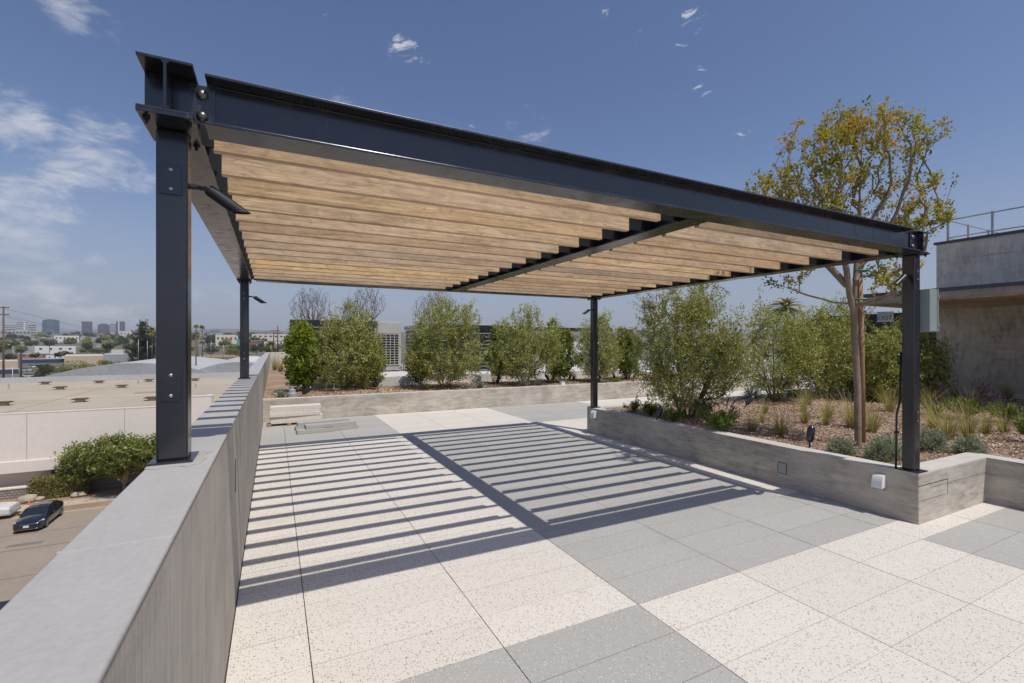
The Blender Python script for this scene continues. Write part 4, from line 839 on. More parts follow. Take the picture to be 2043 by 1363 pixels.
salvia(1742, 800, 30, 70, 99, 'low green salvia in the shade behind the tree stake', 2, n=1100); salvia(1800, 795, 30, 60, 100, 'low yellow-green salvia beside the foot of the right-hand post', 2, n=900); salvia(1585, 795, 28, 40, 101, 'low leafy salvia right of the medium olive', 2, n=700); salvia(1865, 830, 40, 40, 102, 'thin salvia just right of the right-hand post', 4, n=400)
salvia(1225, 765, 22, 40, 103, 'small green plant at the right end of the far planter bed', 1, n=500)
def agave(px, py, wpx, label, seed):
    x, y, z = at(px, py, .43); d = x*SN+y*CS; s = d/F; L = wpx*s*.62; rng = random.Random(seed); t = thing('agave', label, 'agave', (x, y, z), 'blue agaves in the far planter')
    for k in range(16):
        a = k*2.399; e = R(12+66*(k/16)); dr = Vector((math.cos(a)*math.cos(e), math.sin(a)*math.cos(e), math.sin(e))); sdv = Vector((-math.sin(a), math.cos(a), 0)); up = sdv.cross(dr)*-1
        l = L*(1-.25*k/16); V = []
        for f, w_ in ((0, .10), (.3, .17), (.6, .15), (.85, .07), (1, .004)):
            p = Vector((x, y, z))+dr*l*f+Vector((0, 0, .05*l*f*f)); V += [p-sdv*w_*l+up*.05*l, p-up*.03*l, p+sdv*w_*l+up*.05*l]
        Fc = []
        for i in range(4):
            for j in range(2): a0_ = 3*i+j; Fc.append((a0_, a0_+1, a0_+4, a0_+3))
        b = MB(); b.add(V, Fc, None, .2+.6*rng.random()); b.build('leaf', 'agave', t)
agave(560, 794, 34, 'blue-green agave in the corner of the far planter by the parapet', 1); agave(958, 774, 30, 'blue-green agave in the far planter, right of the condenser', 2); agave(845, 776, 24, 'small agave at the foot of the tall hedge olive', 3)
# in-ground spotlights
def groundspot(px, py, hpx, tilt, label, z=.42):
    x, y, z = at(px, py, z); d = x*SN+y*CS; s = d/F; h = hpx*s; t = thing('garden_spotlight', label, 'garden light', (x, y, z), 'black garden spotlights in the planting')
    D = Vector((math.sin(tilt)*CS, -math.sin(tilt)*SN, math.cos(tilt))); p = Vector((x, y, z))
    b = MB(); b.tube([p-Vector((0, 0, .05)), p+D*h*.3], .010, 8); b.build('stake', 'blacksteel', t)
    b = MB(); r = h*.155; b.lathe(p+D*h*.25, D, [(0, r*.55), (h*.06, r*.85), (h*.12, r), (h*.60, r*1.02), (h*.76, r*.55), (h*.765, r*.2)], 18); b.build('barrel', 'steel', t, smooth=True)
groundspot(1614, 893, 44, .13, 'black bullet-shaped spotlight in the mulch beside the planter wall'); groundspot(1308, 842, 34, .35, 'dark spotlight among the salvias near the left end of the planter')
groundspot(1484, 812, 30, .75, 'slim spotlight leaning in the mulch behind the purple salvia'); groundspot(1098, 762, 18, -.6, 'black spotlight leaning left in the far planter'); groundspot(1133, 760, 16, .5, 'black spotlight leaning right in the far planter'); groundspot(1228, 757, 16, -.4, 'black spotlight right of the far post in the far planter')
groundspot(990, 768, 20, .3, 'black spotlight between the agave and the silver mounds'); groundspot(598, 790, 30, .95, 'black spotlight lying low at the foot of the yellow-green hedge plant'); groundspot(758, 776, 30, -.8, 'black spotlight leaning beside the ochre gravel'); groundspot(1262, 757, 15, .5, 'black spotlight at the foot of the dark hedge plant')
x, y, z = at(1122, 771, .42); t = thing('junction_box', 'small white utility box standing at the edge of the far planter', 'utility box', (x, y, z)); b = MB(); b.box(x-.05, x+.07, y-.04, y+.06, z-.02, z+.13); b.build('box_body', 'white', t, bevel=.008); b = MB(); b.box(x-.058, x+.078, y-.048, y+.068, z+.13, z+.145); b.build('box_lid', 'galv', t, bevel=.004)
x, y, z = at(583, 794, .42); t = thing('hose_tap', 'grey metal valve cap standing beside the corner agave', 'valve', (x, y, z)); b = MB(); b.lathe((x, y, z), (0, 0, 1), [(0, .10), (.10, .10), (.12, .075), (.18, .07), (.20, .03), (.24, .03)], 16); b.build('valve_body', 'galv', t, smooth=False); b = MB(); b.box(x-.09, x+.09, y-.01, y+.01, z+.24, z+.255); b.build('valve_handle', 'galv', t)
# ================================================================ the street and the valley beyond
S = -12.4
def tz(x, y):                         # valley floor: level near by, rising gently with distance
    d = x*SN+y*CS; return S+max(0.0, d-420)*.0285
def gat(px, py):                      # ground point seen at a pixel
    lo, hi = 20.0, 9000.0; r = ray(px, py)
    for _ in range(50):
        m_ = (lo+hi)/2
        if CAMZ+r[2]*m_ > tz(r[0]*m_, r[1]*m_): lo = m_
        else: hi = m_
    return (r[0]*lo, r[1]*lo, tz(r[0]*lo, r[1]*lo))
b = MB(); nx, ny = 40, 60; V = []; Fc = []
for j in range(ny+1):
    d = -60+(j/ny)**2.2*8900
    for i in range(nx+1):
        l = (i/nx-.5)*2; l = l*abs(l)**.5*8500; x = l*CS+d*SN; y = -l*SN+d*CS
        V.append((x, y, tz(x, y)-.12))
for j in range(ny):
    for i in range(nx): a = j*(nx+1)+i; Fc.append((a, a+1, a+nx+2, a+nx+1))
b.add(V, Fc); struct(b.build('terrain', 'terrain', smooth=True))
b = MB(); b.box(-.40, 60, -12, 28, S-.2, -.255, 'bldg'); b.box(-.40, 60, -12, 28, -.255, -.1, 'bldg'); o = b.build('terrace_building', None, None, (10, 8, S)); tag(o, 'body of the concrete building that carries the roof terrace', 'building')
o = MB(); o.box(-40, -.42, -12, 11.6, S-.2, -3.0); o = o.build('black_block', 'blacksteel', None, (-10, 0, S)); tag(o, 'low plain black block, its corner showing past the parapet at bottom left', 'building')  # plain black block filling the dark corner below the parapet
def flat(name, x0, x1, y0, y1, z, mat, h=.02):
    b = MB(); b.box(x0, x1, y0, y1, z-h, z, mat); return struct(b.build(name))
flat('street', -160, 60, 24, 51.2, S+.0, 'asphalt', .1)
flat('dirt_verge', -160, 60, 51.45, 53.25, S+.10, 'soil', .2); flat('sidewalk', -160, 60, 53.25, 55.0, S+.125, 'walk', .25); flat('planting_strip', -160, 60, 55.0, 58.4, S+.105, 'soil', .2)
b = MB(); b.box(-160, 60, 51.2, 51.45, S-.1, S+.14, 'walk'); struct(b.build('kerb'))
b = MB()
for x in range(-60, 10, 2): b.box(x, x+.02, 53.26, 54.99, S+.126, S+.1285, 'gasket')
struct(b.build('sidewalk_joints'))
M['stain'] = ground_mat('patched_asphalt', [(.3, (.15, .13, .11)), (.7, (.20, .175, .15))], .4, 5, .9, .1)
b = MB()
for (x0, x1, y0, y1) in ((-30, -2, 43.6, 43.75), (-16.5, -14.6, 44.4, 44.9), (-24, -8, 38.5, 38.6), (-20, -10, 47.0, 47.1)): b.box(x0, x1, y0, y1, S, S+.004, 'stain')
struct(b.build('street_patches'))
# warehouse
M['roofpatch'] = ground_mat('patched_gravel', [(.3, (.24, .21, .17)), (.7, (.36, .315, .26))], .4, 5)
ZR = CAMZ-6.31; WY0 = 57.7
W = thing('warehouse', 'long pale windowless warehouse across the street with a flat gravel roof', 'building', (-20, 60, S))
b = MB(); b.box(-90, 6, WY0, 102.2, -9.97, ZR, 'stucco'); b.box(-90, 6, WY0+1.6, 102.2, S, -9.97, 'stucco'); b.build('upper_wall', None, W)
b = MB(); b.box(-90, 6, WY0-.14, WY0, -9.97, -8.94, 'stucco'); b.build('fascia_band', None, W, bevel=.02)
b = MB(); b.box(-89.7, 5.7, WY0+.32, 102.0, ZR-.02, ZR+.015, 'roofgravel'); b.build('gravel_roof', None, W)
b = MB(); b.box(-90, 6, WY0-.02, WY0+.3, ZR, ZR+.10, 'stucco'); b.build('front_coping', None, W)
for x in (-48, -41, -34, -27, -20, -13): b = MB(); b.box(x, x+.05, WY0-.005, WY0+.02, -8.93, ZR, 'walk'); b.build('panel_joint', None, W)
for (x0, x1, y0, y1) in ((-40, 5.6, 70, 70.25), (-60, 5.6, 84, 84.3), (-31, -28, 62, 66), (-16, -12.5, 74, 77), (-60, 5.6, 59.4, 59.65), (-22, -21.8, 58, 101)): b = MB(); b.box(x0, x1, y0, y1, ZR+.015, ZR+.022, 'roofpatch'); b.build('roof_patch', None, W)
for x, y in ((-26, 66), (-10, 80), (-33, 90), (-19, 92)): b = MB(); b.tube([(x, y, ZR), (x, y, ZR+.7)], .09, 8, 'galv'); b.build('vent_pipe', None, W)
b = MB(); b.box(-90, 6, 102.0, 102.4, ZR-.3, ZR+.94, 'roofgrey'); b.build('rear_parapet', None, W)
b = MB(); b.box(-9.8, -5.83, WY0-.17, WY0+.42, -9.97, -3.82, 'stucco'); b.box(-6.35, -5.83, WY0+.42, WY0+2.2, ZR, -3.85, 'stucco'); b.build('raised_panel', None, W)
b = MB(); b.box(-9.8, -5.80, WY0-.20, WY0+.45, -3.82, -3.74, 'white'); b.build('panel_coping', None, W)
M['brick'] = None
def brick():
    m = NT('grey_brick'); tb = m.n('ShaderNodeTexBrick'); m.t.links.new(m.coord((1, 1, 1)), tb.inputs['Vector'])
    mp2 = m.n('ShaderNodeMapping'); tcx = m.n('ShaderNodeTexCoord'); m.t.links.new(tcx.outputs['Object'], mp2.inputs[0]); mp2.inputs['Rotation'].default_value = (R(90), 0, 0); m.t.links.new(mp2.outputs[0], tb.inputs['Vector'])
    tb.inputs['Scale'].default_value = 1.0; tb.inputs['Brick Width'].default_value = .32; tb.inputs['Row Height'].default_value = .21; tb.inputs['Mortar Size'].default_value = .03
    tb.inputs['Color1'].default_value = (.34, .30, .26, 1); tb.inputs['Color2'].default_value = (.26, .23, .20, 1); tb.inputs['Mortar'].default_value = (.13, .115, .10, 1)
    return m.out(tb.outputs[0], .9)
M['brick'] = brick()
b = MB(); b.box(-90, -17.8, WY0+.05, WY0+1.6, S, -11.42, 'brick'); b.box(-16.6, 6, WY0+.05, WY0+1.6, S, -11.0, 'brick'); b.build('brick_base', None, W)
b = MB(); b.box(-90, -17.8, WY0+.0, WY0+1.6, -11.42, -11.3, 'stucco'); b.build('sill', None, W)
b = MB(); b.box(-18.8, -16.4, WY0+1.52, WY0+1.59, -11.3, -9.98, 'gasket'); b.build('doorway', None, W)
for k in range(13): b = MB(); b.box(-18.75+k*.18, -18.72+k*.18, WY0+1.45, WY0+1.5, -11.3, -9.98, 'stucco'); b.build('gate_bar', None, W)
b = MB(); b.box(-19.6, -18.8, WY0+.1, WY0+1.6, -11.3, -10.75, 'stucco'); b.box(-16.6, -16.1, WY0+.1, WY0+1.6, -11.3, -10.6, 'stucco'); b.build('gate_pier', None, W)
vents = [(90, 767), (120, 777), (198, 764.5), (243, 773.5), (160, 802), (6, 809), (297, 761.5), (303, 799), (389, 760), (40, 790)]
vl = ['roof vent in the back row, farthest left', 'rusty roof vent second from the left, in front of the back row', 'small roof vent in the back row above the tan building', 'rusty roof vent in the middle of the gravel roof', 'largest rusty roof vent nearest the roof edge', 'rusty roof vent cut by the left picture edge', 'roof vent in the back row beside the nearest post', 'roof vent half hidden behind the nearest post', 'roof vent seen between the two parapet posts', '']
for k, (px, py) in enumerate(vents[:9]):
    x, y, z = at(px, py, ZR+.015); t = thing('roof_vent', vl[k], 'roof vent', (x, y, z), 'low vents on the warehouse roof')
    if k == 0 or True:
        b = MB(); b.box(x-.34, x+.34, y-.34, y+.34, z, z+.28, 'walk'); b.build('curb', None, t)
        b = MB(); b.prism([(x-.68, y-.58), (x+.68, y-.58), (x+.68, y+.58), (x-.68, y+.58)], z+.28, z+.34, 'rust'); b.box(x-.56, x+.56, y-.46, y+.46, z+.34, z+.40, 'rust'); b.build('hood', None, t, bevel=.02)
# hedge, boulders, cone
def clump(name, label, cat, c, sz, n, leaf, L, seed, group=None, trunk=None, lumps=7, box=False, under=None):
    rng = np.random.default_rng(seed); c = np.array(c, float); sz = np.array(sz, float)
    if box: P = c+rng.uniform(-1, 1, (n, 3))*sz; k = rng.integers(0, 3, n); sg = rng.choice([-1, 1], n); P[np.arange(n), k] = c[k]+sg*sz[k]*rng.uniform(.86, 1.05, n); D = P-c
    else:
        C = [c]+[c+norm(rng.normal(0, 1, 3))*sz*rng.uniform(.35, .72) for _ in range(lumps)]; rr = [.62]+[rng.uniform(.26, .46) for _ in range(lumps)]
        i = rng.integers(0, len(C), n); v = norm(rng.normal(0, 1, (n, 3))); P = np.array(C)[i]+v*sz*np.array(rr)[i][:, None]*rng.uniform(.7, 1.06, (n, 1)); D = v
    V, Fc, va = leaves(P, D*.6+np.array([0, 0, .3]), L, L*.62, np.clip(rng.random(n)*.75+.25*(D[:, 2] > 0), 0, 1), .8, rng=rng)
    if trunk:
        t = thing(name, label, cat, (c[0], c[1], trunk[0]), group); b = MB(); b.tube([(c[0], c[1], trunk[0]), (c[0]+.1, c[1], c[2]-sz[2]*.2)], [trunk[1], trunk[1]*.6], 7); b.build('trunk', 'darkbark', t, smooth=True)
        np_obj('crown', V, Fc, leaf, t, var=va); return t
    o = np_obj(name, V, Fc, leaf, None, (c[0], c[1], c[2]-sz[2]), var=va); tag(o, label, cat, group); return o
hx = (at(84, 1000, S)[0]+at(152, 990, S)[0])/2
M['hedge'] = leafmat('clipped_hedge', [(0, (.07, .075, .02)), (.5, (.19, .19, .055)), (1, (.42, .30, .14))], .15)
t = thing('clipped_hedge', 'boxy clipped hedge against the warehouse wall, behind the parked sedan', 'hedge', (-17.9, 57.1, S)); b = MB(); b.box(-19.2, -15.7, 56.4, 57.6, S+.1, S+1.75, 'hedge'); b.build('branch_core', None, t)
rng = np.random.default_rng(5); n = 7000; c = np.array((-17.45, 57.0, S+1.0)); sz = np.array((1.85, .68, .88)); P = c+rng.uniform(-1, 1, (n, 3))*sz; k = rng.choice([0, 1, 2], n, p=[.2, .5, .3]); P[np.arange(n), k] = c[k]+rng.choice([-1, 1], n)*sz[k]*rng.uniform(.9, 1.12, n)
V, Fc, va = leaves(P, P-c, .14, .09, rng.random(n), .8, rng=rng); np_obj('foliage', V, Fc, 'hedge', t, var=va)
M['boulder'] = ground_mat('pale_boulder', [(.3, (.26, .21, .15)), (.7, (.56, .49, .38))], 1.2, 8)
def boulder(px, py, wpx, hpx, seed, label):
    x, y, z = at(px, py, S+.1); d = x*SN+y*CS; s = d/F; rng = random.Random(seed); b = MB(); V = []; Fc = []; n, m_ = 12, 7
    ph = [rng.uniform(0, 6) for _ in range(4)]
    for j in range(m_+1):
        e = -math.pi/2+math.pi*j/m_
        for i in range(n):
            a = 2*math.pi*i/n; k = 1+.16*math.sin(2*a+ph[0])+.12*math.sin(3*a+ph[1]+2*e)+.08*math.sin(5*e+ph[2]); V.append((x+wpx*s/2*math.cos(e)*math.cos(a)*k, y+wpx*s/2.6*math.cos(e)*math.sin(a)*k, z+hpx*s*.45+hpx*s*.55*math.sin(e)*k))
    for j in range(m_):
        for i in range(n): Fc.append((j*n+i, j*n+(i+1) % n, (j+1)*n+(i+1) % n, (j+1)*n+i))
    b.add(V, Fc); o = b.build('boulder', 'boulder', None, (x, y, z), smooth=True); tag(o, label, 'boulder', 'boulders along the warehouse')
boulder(54, 1003, 28, 15, 1, 'large pale boulder beside the sidewalk, above the parked sedan'); boulder(79, 999, 16, 8, 2, 'small pale boulder touching the left end of the clipped hedge'); boulder(157, 991, 22, 9, 3, 'grey boulder in the tree shade right of the clipped hedge')
M['orange'] = paint('cone_orange', (.75, .12, .02), .6, 0, .1, 5)
x, y, z = at(58, 1019, S+.14); t = thing('traffic_cone', 'orange traffic cone on the verge behind the parked sedan', 'traffic cone', (x, y, z))
b = MB(); b.box(x-.2, x+.2, y-.2, y+.2, z, z+.04, 'orange'); b.build('cone_base', None, t); b = MB(); b.lathe((x, y, z+.05), (0, 0, 1), [(0, .15), (.3, .11), (.45, .08), (.75, .03)], 14, 'orange'); b.build('cone_body', None, t, smooth=True); b = MB(); b.lathe((x, y, z+.34), (0, 0, 1), [(0, .112), (.14, .09)], 14, 'white'); b.build('reflective_band', None, t)
# street tree
x, y, z = at(246, 985, S+.1); d = x*SN+y*CS; s = d/F
def q_(u, v, f=0.0): return np.array([x, y, CAMZ])+rt_*(u-246)*s+fw*f+np.array([0, 0, (HY-v)*s])
bl = []
for (u, v, ru, rv) in [(215, 905, 60, 30), (265, 895, 55, 28), (160, 918, 40, 20), (120, 912, 24, 10), (190, 930, 45, 18), (250, 915, 60, 30), (300, 900, 45, 28), (330, 915, 40, 25), (245, 880, 30, 12), (170, 895, 26, 12), (180, 945, 24, 10)]: bl.append((q_(u, v, random.uniform(-1, 1)), (ru*s, ru*s*1.0, rv*s)))
plant('street_tree', 'spreading broadleaf street tree against the warehouse wall, left of the nearest post', 'tree', (x, y, z), [[q_(246, 985), q_(248, 962), q_(225, 935, .5), q_(200, 918, .8)], [q_(248, 962), q_(262, 935, -.5), q_(285, 910, -.6)], [q_(248, 962), q_(235, 930, -1), q_(215, 905, -1.2)], [q_(225, 935, .5), q_(180, 925, .6), q_(145, 915, .4)]], bl, 620, 34, .26, .13, 'magnolia', bark='bark', rb=.24, rt=.015, clus=.40, step=.4, seed=111, nside=7, shell=.3, arch=.05)
x2, y2, _ = at(-30, 1015, S); clump('street_tree', 'edge of a second street tree cut by the left picture edge', 'tree', (atd(-14, 925, 50)[0], atd(-14, 925, 50)[1], -10.6), (1.3, 1.3, .7), 900, 'magnolia', .26, 7, None, (S, .12))
# ---------------------------------------------------------------- cars
def car_mats():
    def cp(name, base, rough=.18):
        m = NT(name); n1 = m.noise(m.coord(), 3, 3); return m.out(m.ramp(n1, [(.3, mul(base, .9)), (.7, mul(base, 1.1))]), rough, .0, spec=.6, Coat_Weight=.8)
    M['carblack'] = cp('car_paint_navy', (.010, .013, .022)); M['carwhite'] = cp('car_paint_white', (.62, .62, .60)); M['tyre'] = paint('tyre_rubber', (.02, .02, .02), .8, 0, .2, 8)
    M['rim'] = paint('alloy_rim', (.42, .42, .43), .3, .7, .1, 8); M['carglass'] = paint('car_glass', (.018, .024, .028), .06, 0, .2, 2); M['headlamp'] = paint('headlamp', (.55, .56, .56), .12, 0, .1, 6); M['plate'] = paint('plate_white', (.7, .7, .7), .5, 0, .05, 6); M['chrome'] = paint('chrome', (.5, .5, .5), .15, .9, .05, 6)
car_mats()
def loft(b, secs, mat):               # secs: list of rings (same count); skin them
    n = len(secs[0]); V = [p for s_ in secs for p in s_]; Fc = []
    for i in range(len(secs)-1):
        for k in range(n): Fc.append((i*n+k, (i+1)*n+k, (i+1)*n+(k+1) % n, i*n+(k+1) % n))
    Fc.append(tuple(range(n))); Fc.append(tuple((len(secs)-1)*n+k for k in range(n-1, -1, -1))); b.add(V, Fc, mat)
def wheel(root, x, y, z, r, wd, side):
    t_ = MB(); t_.lathe((x-wd/2, y, z), (1, 0, 0), [(0, r*.72), (.01, r*.93), (.05, r), (wd-.05, r), (wd-.01, r*.93), (wd, r*.72)], 22, 'tyre'); w_ = t_.build('wheel', None, root, smooth=False)
    xs = x+side*wd/2; q = MB(); q.lathe((xs-side*.02, y, z), (side, 0, 0), [(0, r*.66), (.022, r*.66), (.024, r*.60), (.010, r*.55), (.012, .01)], 20, 'rim'); q.build('rim', None, w_)
    q = MB()
    for k in range(5): a = 2*math.pi*k/5; q.cbox((xs+side*.005, y+math.cos(a)*r*.32, z+math.sin(a)*r*.32), (.02, r*.62, r*.12), 'rim', Matrix.Rotation(a, 3, 'X'))
    q.build('spokes', None, w_)
def sedan(loc, label):
    t = thing('parked_car', label, 'car', loc); X, Y, Z = loc
    # stations along y (nose toward -y): y, half width, z low, z shoulder, z deck
    st = [(-2.26, .55, .32, .50, .56), (-2.20, .70, .22, .60, .68), (-2.0, .82, .20, .68, .76), (-1.6, .87, .20, .76, .85), (-1.05, .88, .20, .83, .95), (-.8, .88, .20, .86, .98), (0, .88, .20, .88, .99), (.9, .88, .20, .91, 1.02), (1.35, .87, .20, .94, 1.05), (1.75, .86, .22, .95, 1.07), (2.12, .80, .26, .90, 1.05), (2.24, .70, .36, .78, .96)]
    def ring(y, h, zl, zs, zd): return [(X-h*.92, Y+y, Z+zl), (X+h*.92, Y+y, Z+zl), (X+h, Y+y, Z+zl+.12), (X+h*1.005, Y+y, Z+(zl+zs)/2), (X+h*.985, Y+y, Z+zs), (X+h*.84, Y+y, Z+zd-.02), (X+h*.45, Y+y, Z+zd+.015), (X, Y+y, Z+zd+.025), (X-h*.45, Y+y, Z+zd+.015), (X-h*.84, Y+y, Z+zd-.02), (X-h*.985, Y+y, Z+zs), (X-h*1.005, Y+y, Z+(zl+zs)/2), (X-h, Y+y, Z+zl+.12)]
    b = MB(); loft(b, [ring(*s_) for s_ in st], 'carblack'); o = b.build('body', None, t, smooth=True)
    # greenhouse
    gh = [(-1.02, .74, .96, .98), (-.35, .64, .98, 1.36), (.05, .60, .98, 1.43), (.75, .59, .98, 1.43), (1.25, .60, 1.0, 1.34), (1.80, .68, 1.04, 1.10)]
    def gr(y, h, z0, z1): return [(X-.78, Y+y, Z+z0-.04), (X+.78, Y+y, Z+z0-.04), (X+h+(.0), Y+y, Z+z1-.03), (X+h*.6, Y+y, Z+z1), (X, Y+y, Z+z1+.012), (X-h*.6, Y+y, Z+z1), (X-h, Y+y, Z+z1-.03)]
    b = MB(); loft(b, [gr(*g) for g in gh], 'carglass'); b.build('windows', None, t, smooth=False)
    b = MB(); rs = [(-.36, .655, 1.355), (.05, .615, 1.44), (.75, .605, 1.44), (1.27, .61, 1.345)]
    loft(b, [[(X-h, Y+y, Z+z-.045), (X+h, Y+y, Z+z-.045), (X+h, Y+y, Z+z-.02), (X+h*.6, Y+y, Z+z+.012), (X, Y+y, Z+z+.024), (X-h*.6, Y+y, Z+z+.012), (X-h, Y+y, Z+z-.02)] for y, h, z in rs], 'carblack'); b.build('roof', None, t, smooth=False)
    for sx_ in (-1, 1):
        for pts in ([(.78, -1.0, .95), (.66, -.36, 1.34)], [(.765, .25, .97), (.615, .28, 1.42)], [(.76, 1.62, 1.05), (.61, 1.25, 1.34)]):
            b = MB(); b.tube([(X+sx_*p[0], Y+p[1], Z+p[2]) for p in pts], .032, 6, 'carblack'); b.build('pillar', None, t)
        b = MB(); b.cbox((X+sx_*.96, Y-.62, Z+1.0), (.17, .09, .12), 'carblack'); b.build('mirror', None, t, bevel=.02)
        b = MB(); V = [(X+sx_*.40, Y-2.215, Z+.585), (X+sx_*.78, Y-2.06, Z+.60), (X+sx_*.86, Y-1.72, Z+.74), (X+sx_*.80, Y-1.74, Z+.80), (X+sx_*.66, Y-2.04, Z+.74), (X+sx_*.42, Y-2.19, Z+.665)]
        V2 = [(p[0]-sx_*.02, p[1]+.14, p[2]-.02) for p in V]; b.add(V+V2, [tuple(range(6)), tuple(range(11, 5, -1))]+[(i, 6+i, 6+(i+1) % 6, (i+1) % 6) for i in range(6)], 'headlamp'); b.build('headlight', None, t)
        for y in (-1.40, 1.30): wheel(t, X+sx_*.80, Y+y, Z+.315, .315, .20, sx_)
        for y in (-.12, .95): b = MB(); b.box(X+sx_*.885-.012, X+sx_*.885+.012, Y+y-.09, Y+y+.09, Z+.80, Z+.825, 'chrome'); b.build('door_handle', None, t)
        for ya in (-1.40, 1.30): b = MB(); b.tube([(X+sx_*.865, Y+ya+.36*math.cos(a), Z+.315+.36*math.sin(a)) for a in np.linspace(.1, math.pi-.1, 10)], .018, 5, 'tyre'); b.build('wheel_arch', None, t)
    b = MB(); b.box(X-.40, X+.40, Y-2.262, Y-2.20, Z+.60, Z+.625, 'chrome'); b.build('grille_bar', None, t); b = MB(); b.box(X-.52, X+.52, Y-2.266, Y-2.18, Z+.30, Z+.44, 'gasket'); b.build('lower_grille', None, t)
    b = MB(); b.box(X-.64, X+.64, Y-2.275, Y-2.2, Z+.262, Z+.285, 'chrome'); b.build('bumper_trim', None, t)
    b = MB(); b.box(X-.16, X+.16, Y-2.29, Y-2.262, Z+.42, Z+.56, 'plate'); b.build('licence_plate', None, t); return t
cx_, cy_, _ = at(66, 1064, S); sedan((cx_-.45, cy_+2.45, S), 'dark navy sedan parked on the street, nose toward the terrace')
# white pickup truck cut by the left edge
tx, ty, _ = at(17, 1040, S); X, Y, Z = tx-2.7, ty+.9, S
t = thing('parked_truck', 'white pickup truck cut off by the left picture edge', 'truck', (X, Y, Z))
b = MB(); secs = []
for xx, zt3, hw in ((2.75, .92, .82), (2.70, 1.06, .90), (2.1, 1.12, .94), (1.2, 1.16, .95), (-2.4, 1.18, .95), (-2.6, 1.0, .93)):
    secs.append([(X+xx, Y-hw*.95, Z+.45), (X+xx, Y-hw, Z+.62), (X+xx, Y-hw*.99, Z+zt3-.14), (X+xx, Y-hw*.86, Z+zt3), (X+xx, Y+hw*.86, Z+zt3), (X+xx, Y+hw*.99, Z+zt3-.14), (X+xx, Y+hw, Z+.62), (X+xx, Y+hw*.95, Z+.45)])
loft(b, secs, 'carwhite'); b.build('body', None, t, bevel=.03)
b = MB(); loft(b, [[(X+xx, Y-.86, Z+1.12), (X+xx, Y+.86, Z+1.12), (X+xx, Y+h, Z+zc), (X+xx, Y-h, Z+zc)] for xx, h, zc in ((1.15, .84, 1.16), (.5, .70, 1.68), (-.9, .70, 1.70), (-1.1, .80, 1.2))], 'carglass'); b.build('windows', None, t)
b = MB(); b.box(X-.9, X+.52, Y-.72, Y+.72, Z+1.67, Z+1.74, 'carwhite'); b.build('roof', None, t, bevel=.03)
for xx in (1.75, -1.75):
    for sy_ in (-1, 1):
        q = MB(); q.lathe((X+xx, Y+sy_*.82-.12, Z+.37), (0, 1, 0), [(0, .26), (.01, .35), (.04, .37), (.20, .37), (.23, .35), (.24, .26)], 20, 'tyre'); w_ = q.build('wheel', None, t); q = MB(); q.lathe((X+xx, Y+sy_*.945, Z+.37), (0, sy_, 0), [(0, .22), (.012, .21), (.006, .12), (.02, .05)], 16, 'rim'); q.build('rim', None, w_)
b = MB(); b.box(X+2.68, X+2.80, Y-.9, Y+.9, Z+.46, Z+.62, 'galv'); b.build('bumper', None, t)
for sy_ in (-1, 1): b = MB(); b.box(X+2.70, X+2.77, Y+sy_*.72-.13, Y+sy_*.72+.13, Z+.76, Z+.94, 'headlamp'); b.build('headlight', None, t)
# ---------------------------------------------------------------- middle distance
def bldg(label, px0, px1, ytop, ybase, depth_m, wall, roof, d=None, wins=0, name='building', group=None, roofh=.4, cat='building', over=0.0):
    g = gat((px0+px1)/2, ybase) if d is None else (*atd((px0+px1)/2, 700, d)[:2], tz(*atd((px0+px1)/2, 700, d)[:2]))
    d = g[0]*SN+g[1]*CS; s = d/F; wd = (px1-px0)*s; zt3 = CAMZ+(HY-ytop)*s; z0 = g[2]-.5
    t = thing(name, label, cat, (g[0], g[1], z0), group); f_ = Vector((g[0], g[1], 0)).normalized(); u_ = Vector((f_.y, -f_.x, 0)); rt3 = Matrix(((u_.x, f_.x, 0), (u_.y, f_.y, 0), (0, 0, 1))); wd *= f_.dot(Vector(fw))
    def bx(u0, u1, f0, f1, za, zb_, mat, nm, par=t):
        b = MB(); c = Vector(g)+u_*((u0+u1)/2)+f_*((f0+f1)/2); c.z = (za+zb_)/2; b.cbox(c, (u1-u0, f1-f0, zb_-za), mat, rt3, .5); return b.build(nm, None, par)
    w_ = bx(-wd/2, wd/2, 0, depth_m, z0, zt3-roofh, wall, 'wall'); bx(-wd/2-over, wd/2+over, -over, depth_m+over, zt3-roofh, zt3, roof, 'roof')
    for k in range(wins): u = -wd/2+wd*(k+.6)/(wins+.2); hh = (zt3-z0); bx(u-wd*.035, u+wd*.035, -.12, .1, zt3-hh*.42, zt3-hh*.22, 'gasket', 'window')
    return t
M['tan'] = concrete('tan_stucco', (.50, .40, .28), contrast=.05); M['tanlight'] = concrete('cream_stucco', (.60, .54, .46), contrast=.05); M['bluegrey'] = paint('corrugated_side', (.30, .32, .34), .6, 0, .1, .4); M['whitewall'] = concrete('white_stucco', (.66, .65, .63), contrast=.04); M['brickred'] = concrete('red_wall', (.30, .17, .13), contrast=.1); M['teal'] = paint('teal_roof', (.10, .30, .27), .6, 0, .1, .1); M['purplewall'] = paint('maroon_wall', (.16, .07, .07), .7, 0, .1, .1); M['navy'] = paint('navy_wall', (.03, .05, .11), .6, 0, .1, .1); M['busyellow'] = paint('bus_orange', (.55, .24, .05), .5, 0, .05, 1)
bldg('tan flat-fronted warehouse in the middle distance, left of the pine', 129, 208, 709.5, 731, 46, 'tan', 'tanlight'); bldg('blue-grey corrugated side shed right of the tan warehouse', 207.5, 266, 707, 730, 40, 'bluegrey', 'roofgrey', roofh=.25); bldg('gabled pale shed behind the tan warehouse', 222, 262, 697.5, 712, 30, 'tanlight', 'metalroof')
